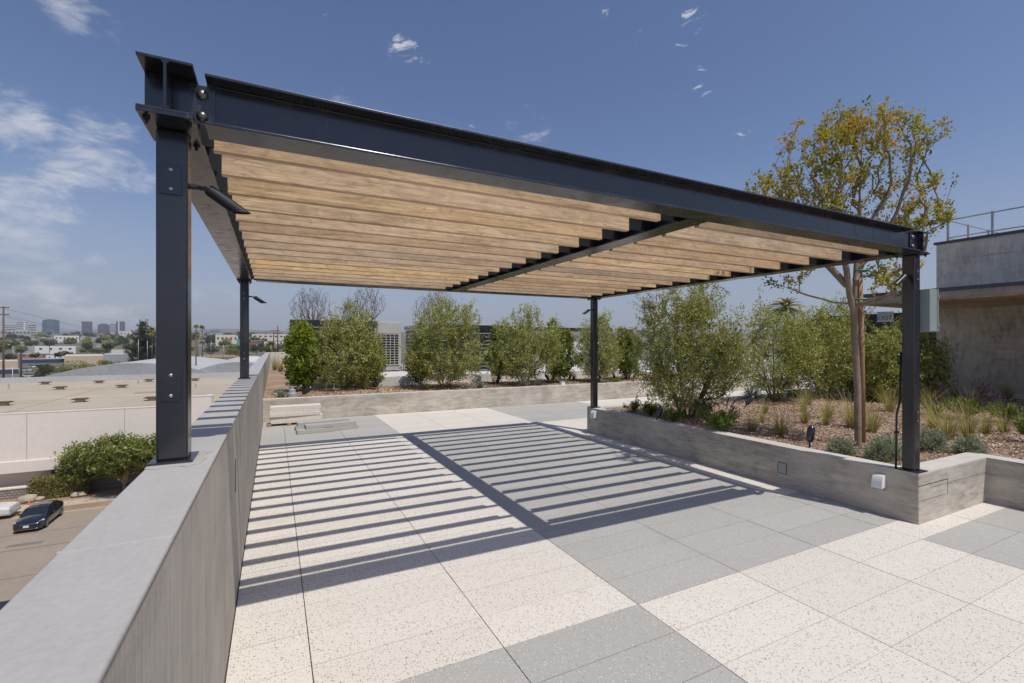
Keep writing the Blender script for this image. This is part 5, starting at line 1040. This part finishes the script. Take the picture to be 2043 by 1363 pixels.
bldg('low white building with small dark windows behind the parking lot', 70, 152, 691, 706, 30, 'whitewall', 'white', wins=4); bldg('long grey-roofed shed left of the low white building', 24, 74, 691, 704, 30, 'metalroof', 'metalroof'); bldg('brown brick building behind the dark utility pole', 36, 100, 705, 718, 20, 'brickred', 'roofgrey', wins=3); bldg('cream garage with blue doors beyond the parking lot', 92, 128, 709, 720, 16, 'whitewall', 'roofgrey', wins=3)
bldg('tan shed at the far left beside the tall utility pole', -30, 36, 720, 742, 20, 'tan', 'tanlight'); bldg('long navy-walled trailer below the tan shed', -20, 38, 736, 746, 8, 'navy', 'roofgrey'); bldg('long low grey roof crossing behind the parking lot', 40, 132, 716, 724, 12, 'navy', 'metalroof')
# barrel-roofed sheds
def barrel(px0, px1, ycrest, ybase, label, d, ln=60):
    g = atd((px0+px1)/2, 700, d); s = d/F; wd = (px1-px0)*s; zt3 = CAMZ+(HY-ycrest)*s; z0 = CAMZ+(HY-ybase)*s; t = thing('barrel_roof_shed', label, 'building', (g[0], g[1], S), 'barrel-roofed sheds behind the warehouse'); b = MB(); n = 22; sec = []
    for f in (0, ln):
        ring = []
        for k in range(n+1):
            a = k/n; u = -wd/2+wd*a; zq = z0+(zt3-z0)*math.sin(math.pi*a)**.85; c = Vector(g)+Vector((u, 0, 0))+Vector((0, f, 0)); ring.append((c.x, c.y, zq))
        sec.append(ring)
    V = sec[0]+sec[1]; b.add(V, [(k, k+1, n+2+k, n+1+k) for k in range(n)], 'roofgrey'); b.build('curved_roof', None, t, smooth=True)
    b = MB(); V = sec[0]+[(p[0], p[1], S) for p in sec[0]]; b.add(V, [(k, n+1+k, n+2+k, k+1) for k in range(n)], 'metalroof'); b.build('gable_wall', None, t)
    for k in range(4):
        c = Vector(g)+Vector((wd*.10, ln*(.18+.14*k), 0)); b = MB(); b.box(c.x-1.6, c.x+1.6, c.y-.7, c.y+.7, zt3-1.0, zt3+.30, 'white'); b.build('roof_light', None, t)
barrel(112, 420, 724.5, 756, 'wide barrel-roofed shed behind the warehouse, left of the nearest post', 112, 70); barrel(388, 560, 722.5, 746, 'barrel-roofed shed behind the warehouse, between the two parapet posts', 122, 70); barrel(250, 470, 722, 748, 'second barrel-roofed shed, mostly behind the nearest post', 150, 50)
# parking-lot clumps, named trees
bt = 'trees and bushes beyond the warehouse roof'
def ptree(label, px, ytop, ybase, wpx, seed, leaf='fartree', n=900, name='tree', trunk=True, d=None, squash=1.0):
    g = gat(px, ybase) if d is None else None
    if g is None: a = atd(px, 700, d); g = (a[0], a[1], CAMZ+(HY-ybase)*d/F)
    dd = g[0]*SN+g[1]*CS; s = dd/F; h = (ybase-ytop)*s; wd = wpx*s/2; L = max(.25, 2.1*s)
    return clump(name, label, 'tree', (g[0], g[1], g[2]+h*.56), (wd, wd, h*.47), n, leaf, L, seed, bt, (g[2], max(.15, h*.02)))
for a in [('big dark green bush clump behind the warehouse roof, left of its pale barrel roof', 150, 722, 752, 92, 1, 'magnolia', 3500, 175), ('smaller green bush right of the big clump', 212, 718, 738, 42, 2, 'magnolia', 1500, 190), ('dusty green tree in the parking lot, right of the dark pole', 88, 727, 756, 54, 3, 'fartree', 2200, 165), ('green bush by the tan shed at the far left', 22, 704, 722, 28, 4, 'fartree', 900, 290),
          ('dense low green tree band behind the tan warehouse', 196, 693, 708, 60, 5, 'fartree', 1200, 420), ('round bush in front of the white building', 130, 700, 712, 28, 6, 'fartree', 700, 350), ('second round bush in front of the white building', 118, 702, 713, 18, 7, 'fartree', 500, 345), ('bush in front of the brown building', 70, 702, 716, 20, 8, 'fartree', 500, 330),
          ('leafy tree at the near edge of the playing field', 470, 686, 710, 60, 9, 'magnolia', 1800, 380), ('dark tree left of the playing field', 425, 686, 708, 40, 10, 'fartree', 1200, 400), ('tree right of the far parapet post, behind the bus', 512, 688, 708, 30, 11, 'fartree', 900, 420), ('tree clump at the left of the yellow-green hedge plant', 560, 682, 706, 34, 12, 'fartree', 1000, 380), ('bushes beside the two utility poles beyond the parapet end', 535, 690, 706, 26, 13, 'fartree', 700, 390), ('small bush on the near edge of the field', 436, 719, 724, 14, 14, 'fartree', 300, 260)]:
    ptree(a[0], a[1], a[2], a[3], a[4], a[5], a[6], a[7], d=a[8])
# pine
g = atd(287, 700, 300); s = 300/F; zb3 = CAMZ+(HY-728)*s; zt3 = CAMZ+(HY-640)*s; bl = []
rr = random.Random(4)
for k in range(26):
    f = k/25; v = 722-80*f; wpx = (26*(1-f)**.6+5)*(.7+.5*rr.random()); u = 287+rr.uniform(-.5, .5)*wpx; c = np.array(atd(u, v, 300+rr.uniform(-4, 4))); bl.append((c, (wpx*s*.75, wpx*s*.75, 4.2*s)))
plant('pine_tree', 'tall dark pine rising above the valley left of the nearest post', 'tree', (g[0], g[1], zb3), [[np.array(atd(287, 730, 300)), np.array(atd(288, 690, 300)), np.array(atd(289, 642, 300))]], bl, 300, 20, 1.3, .6, 'pine', bark='darkbark', rb=.5, rt=.06, clus=1.1, step=1.5, seed=121, nside=5, shell=.2)
# palms
def palm(label, px, ytop, ybase, d, seed, fr=24, crown_px=8, fwid=.16, name='palm_tree', trunk=.28, group='palm trees in the valley'):
    a = atd(px, 700, d); s = d/F; z0 = CAMZ+(HY-ybase)*s; z1 = CAMZ+(HY-ytop)*s-crown_px*s*.5; t = thing(name, label, 'palm tree', (a[0], a[1], z0), group); rng = np.random.default_rng(seed)
    b = MB(); b.tube([(a[0], a[1], z0), (a[0]+.3, a[1], (z0+z1)/2), (a[0], a[1], z1)], [trunk*1.2, trunk, trunk*.9], 7); b.build('trunk', 'darkbark', t, smooth=True)
    V = []; Fc = []; va = []; R0 = crown_px*s
    for k in range(fr):
        an = rng.uniform(0, 6.28); e0 = rng.uniform(-.5, 1.3); p = np.array([a[0], a[1], z1]); dr = np.array([math.cos(an)*math.cos(e0), math.sin(an)*math.cos(e0), math.sin(e0)]); sdv = np.array([-math.sin(an), math.cos(an), 0]); b0 = len(V); v0 = rng.uniform(.1, .9)
        for i in range(7):
            f = i/6; q = p+dr*R0*f+np.array([0, 0, -R0*.55*f*f]); w_ = R0*fwid*math.sin(math.pi*min(1, f*.9+.08)); V += [q-sdv*w_-np.array([0, 0, w_*.5]), q, q+sdv*w_-np.array([0, 0, w_*.5])]; va += [v0]*3
        for i in range(6):
            for j in range(2): a0_ = b0+3*i+j; Fc.append((a0_, a0_+1, a0_+4, a0_+3))
    np_obj('fronds', np.array(V), np.array(Fc), 'palm', t, var=va); return t
palm('palm with the taller crown, left of the pair between the posts', 391, 647, 722, 330, 1, 40, 7); palm('palm leaning right in the pair between the posts', 403, 648, 722, 335, 2, 40, 7); palm('lower palm crown below the pair between the posts', 394, 662, 722, 325, 3, 34, 6)
palm('palm immediately left of the far parapet post', 478, 660, 712, 380, 4, 34, 8); palm('yellowish palm at the right side of the pine', 303, 652, 716, 290, 5, 44, 12); palm('second palm at the right side of the pine', 310, 660, 720, 285, 6, 34, 10); palm('broad low palm beside the two utility poles beyond the parapet', 541, 680, 712, 240, 7, 50, 13)
PP = palm('dense date palm with arching fronds over the dark roof behind the olives', 1568, 590, 690, 40, 8, 60, 46, trunk=.35, fwid=.055)
t = thing('black_vent_hood', 'black square roof hood below the date palm, behind the olives', 'roof vent', (*atd(1588, 655, 26)[:2], .2)); c = Vector(atd(1588, 648, 26)); b = MB(); b.cbox(c, (.72, .6, .42), 'blacksteel'); b.build('hood', None, t); b = MB(); b.cbox(c-Vector((0, 0, .8)), (.38, .38, 1.3), 'gasket'); b.build('duct', None, t)
# poles and wires
def pole(label, px, ytop, ybase, d, arms=(), r=.16, mat='polewood', lean=0):
    a = Vector(atd(px, ybase, d)); b_ = Vector(atd(px+lean, ytop, d)); a.z = min(a.z, S+.0) if ybase > 730 else a.z; t = thing('utility_pole', label, 'utility pole', tuple(a), 'utility poles in the valley')
    b = MB(); b.tube([a, b_], [r*1.15, r*.85], 8, mat); b.build('pole', None, t, smooth=True)
    for v, hw in arms:
        f = (v-ytop)/(ybase-ytop); c = b_+(a-b_)*f; c = Vector((c.x, c.y, CAMZ+(HY-v)*d/F)); hw_ = hw*d/F; arm = MB(); arm.tube([c-Vector(rt_)*hw_, c+Vector(rt_)*hw_], r*.45, 6, mat); ar = arm.build('crossarm', None, t)
        for k in (-.9, -.45, .45, .9): q = MB(); q.lathe(c+Vector(rt_)*hw_*k, (0, 0, 1), [(0, r*.25), (r*1.0, r*.3), (r*1.3, r*.12)], 6, 'gasket'); q.build('insulator', None, ar)
    return t
pole('tall brown utility pole with two crossarms at the far left', 7, 611, 752, 108, ((614, 11), (628, 11)), .20); b = None
pole('dark stubby utility pole right of the tall one', 42, 700, 754, 106, ((700, 3.5),), .22, 'gasket'); pole('distant pole above the white building', 99, 676, 704, 330, ((676, 2),)); pole('slim utility pole under the palm pair between the posts', 391, 672, 746, 128, (), .17)
pole('utility pole with a crossarm beyond the parapet end', 546, 659, 706, 190, ((660, 7),), .22); pole('taller utility pole beside the palm beyond the parapet end', 554, 650, 706, 185, ((660, 4),), .22); pole('grey lamp mast right of the pine', 276, 678, 722, 260, (), .14, 'galv'); pole('second grey lamp mast right of the pine', 294, 680, 722, 262, (), .14, 'galv')
pole('thin light mast by the playing field, left', 421, 680, 714, 300, (), .12, 'galv'); pole('thin light mast by the playing field, right', 446, 688, 718, 290, (), .12, 'galv'); pole('pale flagpole in front of the parking lot', 25, 731, 758, 108, (), .07, 'galv')
for k, (y0, y1) in enumerate(((616, 652), (629, 664), (633, 668))):
    b = MB(); P0 = Vector(atd(9+k, y0, 108)); P1 = Vector(atd(340, y1, 330)); b.tube([P0+(P1-P0)*f-Vector((0, 0, 5*math.sin(math.pi*f))) for f in np.linspace(0, 1, 24)], .028, 4); o = b.build('power_line', 'gasket', None, tuple(P0)); tag(o, ['highest', 'middle', 'lowest'][k]+' power line sagging away from the tall utility pole at the far left', 'power line', 'power lines over the valley')
for k, (y0, y1) in enumerate(((661, 656), (662.5, 658))):
    b = MB(); P0 = Vector(atd(546, y0, 190)); P1 = Vector(atd(380, y1, 330)); b.tube([P0+(P1-P0)*f-Vector((0, 0, 1.5*math.sin(math.pi*f))) for f in np.linspace(0, 1, 16)], .03, 4); o = b.build('power_line', 'gasket', None, tuple(P0)); tag(o, ['upper', 'lower'][k]+' power line running left from the poles beyond the parapet end', 'power line', 'power lines over the valley')
# field, bus, parked cars of the lot
b = MB(); P = [gat(330, 724), gat(560, 716), gat(560, 711.5), gat(330, 713)]; b.add([(p[0], p[1], p[2]+.10) for p in P], [(0, 1, 2, 3)]); struct(b.build('playing_field', 'grassfield'))
b = MB(); P = [gat(395, 714), gat(500, 712), gat(500, 709), gat(400, 709)]; b.add([(p[0], p[1], p[2]+.22) for p in P], [(0, 1, 2, 3)]); struct(b.build('clay_infield', 'clay'))
g = gat(487, 711); d = g[0]*SN+g[1]*CS; t = thing('school_bus', 'orange and white bus parked beyond the playing field, behind the far parapet post', 'bus', g); rt3 = Matrix.Rotation(-TH, 3, 'Z'); Lb = 36*d/F*.9
for (z0, z1, mt, nm, w_) in ((.5, 1.7, 'busyellow', 'body', 1.0), (1.7, 2.6, 'carglass', 'windows', .99), (2.6, 3.1, 'whitewall', 'roof', 1.0)): b = MB(); b.cbox((g[0], g[1], g[2]+(z0+z1)/2), (Lb*w_, 2.5, z1-z0), mt, rt3); b.build(nm, None, t, bevel=.1)
for k in (-.35, .35): q = MB(); q.lathe(Vector(g)+Vector(rt_)*Lb*k-Vector(fw)*1.3+Vector((0, 0, .5)), tuple(-fw), [(0, .5), (.1, .5)], 14, 'tyre'); q.build('wheel', None, t)
def lotcar(px, py, mat, seed, label):
    g = gat(px, py); rng = random.Random(seed); t = thing('parked_car', label, 'car', g, 'cars in the distant parking lot'); rt4 = Matrix.Rotation(-TH+rng.uniform(-.3, .3), 3, 'Z')
    b = MB(); loft(b, [[tuple(Vector(g)+rt4@Vector((xx, yy, zz_))) for yy, zz_ in ((-.85, .35), (.85, .35), (.88, zt4), (-.88, zt4))] for xx, zt4 in ((-2.2, .75), (-2.0, .95), (2.0, .95), (2.25, .7))], mat); b.build('body', None, t, bevel=.05)
    b = MB(); loft(b, [[tuple(Vector(g)+rt4@Vector((xx, yy, zz_))) for yy, zz_ in ((-.75, .93), (.75, .93), (h, zt4), (-h, zt4))] for xx, zt4, h in ((-1.6, .96, .72), (-.9, 1.42, .6), (.5, 1.45, .6), (1.2, .96, .72))], 'carglass'); b.build('windows', None, t)
    for xx in (-1.35, 1.35):
        for yy in (-.85, .85): q = MB(); q.lathe(Vector(g)+rt4@Vector((xx, yy-.09, .33)), rt4@Vector((0, 1, 0)), [(0, .33), (.18, .33)], 12, 'tyre'); q.build('wheel', None, t)
for k, (px, py, mt, lb) in enumerate([(50, 741, 'carwhite', 'white car nearest the dark pole in the parking lot'), (62, 734, 'carwhite', 'white car in the middle of the parking lot row'), (58, 753, 'carwhite', 'white car just above the warehouse rear parapet'), (76, 733, 'carblack', 'dark car in the parking lot, right of the white one'), (96, 731, 'rim', 'silver car at the right end of the parking lot row'), (84, 746, 'rim', 'silver car half hidden by the dusty tree'), (104, 736, 'carwhite', 'white van-like car beside the big bush clump'), (70, 757, 'carwhite', 'white car low behind the parapet near the dusty tree')]): lotcar(px, py, mt, k, lb)
# towers on the skyline
def tower(label, px0, px1, ytop, mat, d=2600, cham=0, bands=0, stripe=None):
    a = atd((px0+px1)/2, 700, d); s = d/F; wd = (px1-px0)*s; zt3 = CAMZ+(HY-ytop)*s; z0 = tz(a[0], a[1])-4; t = thing('office_tower', label, 'tower', (a[0], a[1], z0), 'office towers on the skyline'); c = Vector((a[0], a[1], 0)); f = Vector((a[0], a[1], 0)).normalized(); u = Vector((f.y, -f.x, 0)); RT = Matrix(((u.x, f.x, 0), (u.y, f.y, 0), (0, 0, 1))); wd *= f.dot(Vector(fw)); hw = wd/2; dp = wd*.7
    def P(uu, ff, z): q = c+u*uu+f*ff; return (q.x, q.y, z)
    ch = wd*cham; h = zt3-z0
    b = MB(); prof = [(-hw, 0), (-hw*.42, -ch*.5), (hw*.42, -ch*.5), (hw, 0), (hw, dp), (-hw, dp)]
    V = [P(x_, y_, z0) for x_, y_ in prof]+[P(x_, y_, zt3-(h*.13 if cham and abs(x_) == hw else 0)) for x_, y_ in prof]; n = 6
    b.add(V, [tuple(range(n-1, -1, -1)), tuple(range(n, 2*n))]+[(i, (i+1) % n, n+(i+1) % n, n+i) for i in range(n)], mat); b.build('shell', None, t)
    for k in range(bands):
        z = z0+h*(k+.5)/bands; b = MB(); q = c+f*(-.6); b.cbox((q.x, q.y, z), (wd*.96, 1.0, h/bands*.42), 'towerglass', RT); b.build('window_band', None, t)
    if stripe: 
        b = MB(); q = c+u*wd*stripe+f*(-.8); b.cbox((q.x, q.y, (z0+zt3)/2), (wd*.14, 1.2, h), 'whitewall', RT); b.build('pale_stripe', None, t)
M['towerglass'] = paint('tower_glass', (.08, .10, .14), .35, 0, .1, .01); M['towerdark'] = paint('tower_dark', (.10, .095, .12), .5, 0, .08, .01); M['towerblue'] = paint('tower_blue', (.10, .135, .19), .4, 0, .08, .01)
tower('low white banded office block at the far left of the skyline', 4, 33, 648, 'whitewall', bands=6); tower('taller white office block behind the far-left block', 31, 55, 642, 'whitewall', bands=7, stripe=.25); tower('small white block right of the far-left towers', 55, 72, 647, 'tanlight', bands=5)
tower('bluish tower with chamfered shoulders', 84, 119, 637.5, 'towerblue', cham=.5, bands=9); tower('plain dark rectangular tower in the middle of the skyline', 163, 184.5, 641.5, 'towerdark'); tower('broad dark tower with a sloping top', 195, 219, 646, 'towerdark', cham=.1); tower('pale tower joined to the broad dark one', 219, 232, 645.5, 'whitewall', bands=8); tower('slim tower with a white vertical stripe, nearest the pine', 232, 249.5, 641.5, 'towerglass', stripe=-.22)
tower('faint distant block on the horizon between the posts', 420, 438, 658.5, 'towerdark', d=5200); tower('faint wide block on the horizon between the posts', 408, 421, 662, 'towerblue', d=5200)
# hills at the horizon
def hills(dd, amp, z0, seed, name):
    rng = random.Random(seed); ph = [rng.uniform(0, 6) for _ in range(5)]; V = []; n = 120
    for k in range(n+1):
        l = (-1.5+2.2*k/n)*dd; x = l*CS+dd*SN; y = -l*SN+dd*CS; t_ = k*.16
        h = z0+amp*(.5+.5*math.sin(t_*.9+ph[0])*.6+.25*math.sin(t_*2.3+ph[1])+.12*math.sin(t_*5+ph[2])+.06*math.sin(t_*11+ph[3])); b0 = tz(x, y)
        V += [(x, y, b0-60), (x+SN*dd*.06, y+CS*dd*.06, h), (x+SN*dd*.2, y+CS*dd*.2, b0-80)]
    Fc = []
    for k in range(n):
        for j in range(2): a = 3*k+j; Fc.append((a, a+3, a+4, a+1))
    b = MB(); b.add(V, Fc); struct(b.build(name, 'terrain', smooth=True))
hills(7800, 55, 205, 3, 'hills')
# scattered far trees and small buildings: copies of a few
rng = random.Random(77); protoT = []
LT = 'distant tree among the houses of the valley'
for k in range(6):
    n = 420; r_ = np.random.default_rng(300+k); C = norm(r_.normal(0, 1, (6, 3)))*np.array([.33, .33, .2]); i = r_.integers(0, 6, n); v = norm(r_.normal(0, 1, (n, 3))); P = C[i]+v*np.array([.5, .5, .45])*r_.uniform(.7, 1, (n, 1)); P[:, 2] += .75; P += (np.array([0, 0, .75])-P)*.12
    V, Fc, va = leaves(P, v, .20, .14, np.clip(r_.random(n)*.7+.3*(v[:, 2] > 0)+[-.1, .0, .15][k % 3], 0, 1), .8, rng=r_); protoT.append((V, Fc, va))
TP = []
for k, (V, Fc, va) in enumerate(protoT):
    o = np_obj('distant_tree', V, Fc, ['fartree', 'magnolia', 'fartree', 'pine', 'fartree', 'magnolia'][k], None, (0, 0, 0), var=va); TP.append(o)
cnt = 0
rows = [(664, 668, 62, 2.1), (666, 674, 66, 2.2), (672, 682, 70, 2.3), (682, 694, 56, 2.4), (692, 704, 32, 2.5)]
for (ya, yb, n, sc) in rows:
    for k in range(n):
        px = rng.uniform(-5, 318) if rng.random() < .62 else rng.uniform(383, 600); py = rng.uniform(ya, yb)
        if py > 690 and 60 < px < 160: continue
        g = gat(px, max(py, 668.5)+2.5); dd = g[0]*SN+g[1]*CS
        if dd > 3000: continue
        o = TP[cnt % 6] if cnt < 6 else TP[cnt % 6].copy()
        if cnt >= 6: COL.objects.link(o)
        wv = max(3.2, rng.uniform(3.2, 6.5)*sc*(dd/1400)**.5); o.location = (g[0], g[1], g[2]-.3); o.scale = (wv, wv, wv*rng.uniform(.7, 1.1)); o.rotation_euler = (0, 0, rng.uniform(0, 6)); tag(o, LT, 'tree', 'distant trees across the valley'); cnt += 1
pb = []
for k, (wm, rm) in enumerate((('whitewall', 'roofgrey'), ('tanlight', 'tanlight'), ('tan', 'metalroof'), ('whitewall', 'white'), ('brickred', 'roofgrey'), ('bluegrey', 'white'))):
    t = thing('distant_house', 'distant low building among the trees of the valley', 'building', (0, 0, 0), 'low buildings across the valley'); b = MB(); b.box(-.5, .5, -.4, .4, -.3, .82, wm); b.build('wall', None, t); b = MB(); b.box(-.52, .52, -.42, .42, .82, 1.0, rm); b.build('roof', None, t)
    for j in range(5): b = MB(); b.box(-.42+.18*j, -.33+.18*j, -.405, -.39, .35, .62, 'gasket'); b.build('window', None, t)
    pb.append(t)
cnt = 0
for (ya, yb, n) in ((669, 672, 34), (671, 678, 34), (676, 686, 28), (685, 696, 18)):
    for k in range(n):
        px = rng.uniform(-5, 318) if rng.random() < .60 else rng.uniform(383, 590); py = rng.uniform(ya, yb); g = gat(px, py); dd = g[0]*SN+g[1]*CS
        if dd > 2400: continue
        W_ = rng.uniform(9, 30)*dd/F; H_ = rng.uniform(3.2, 6.0)*(dd/F)*1.0; H_ = max(3.5, min(H_, 11))
        t = pb[cnt % 6] if cnt < 6 else dup(pb[cnt % 6], (0, 0, 0)); t.location = g; t.scale = (W_, W_*.7, H_); t.rotation_euler = (0, 0, -TH+rng.uniform(-.3, .3)); cnt += 1
for a in [('cream apartment block beyond the playing field', 430, 475, 668, 690, 'tanlight', 'white', 5), ('teal-roofed building beyond the playing field', 472, 484, 676, 694, 'teal', 'teal', 0), ('long cream hillside building above the maroon one', 503, 578, 667, 680, 'tanlight', 'white', 7), ('maroon building right of the far parapet post', 500, 527, 679, 692, 'purplewall', 'roofgrey', 0), ('white hall right of the maroon building', 527, 572, 682, 698, 'whitewall', 'white', 4), ('pale long building with a domed roof in the left valley', 108, 158, 670, 684, 'whitewall', 'white', 6), ('long grey office block under the far-left towers', 0, 62, 659, 674, 'metalroof', 'roofgrey', 8), ('terraced white building left of the pine', 238, 268, 661, 676, 'tanlight', 'white', 4)]:
    bldg(a[0], a[1], a[2], a[3], a[4], 20, a[5], a[6], wins=a[7])
# ---------------------------------------------------------------- air
hzm = NT('haze_air'); pvv = hzm.n('ShaderNodeVolumePrincipled'); pvv.inputs['Color'].default_value = (.82, .86, .95, 1); pvv.inputs['Density'].default_value = .00009; pvv.inputs['Anisotropy'].default_value = .1
ho = hzm.n('ShaderNodeOutputMaterial'); hzm.t.links.new(pvv.outputs[0], ho.inputs['Volume']); M['haze'] = hzm.m

HZ = MB(); HZ.box(-11500, 9500, -9000, 12500, -14.2, 330)
o = HZ.build('haze', 'haze', None, (0, 0, -14)); tag(o, 'thin pale summer haze over the whole valley', 'haze'); o['kind'] = 'stuff'
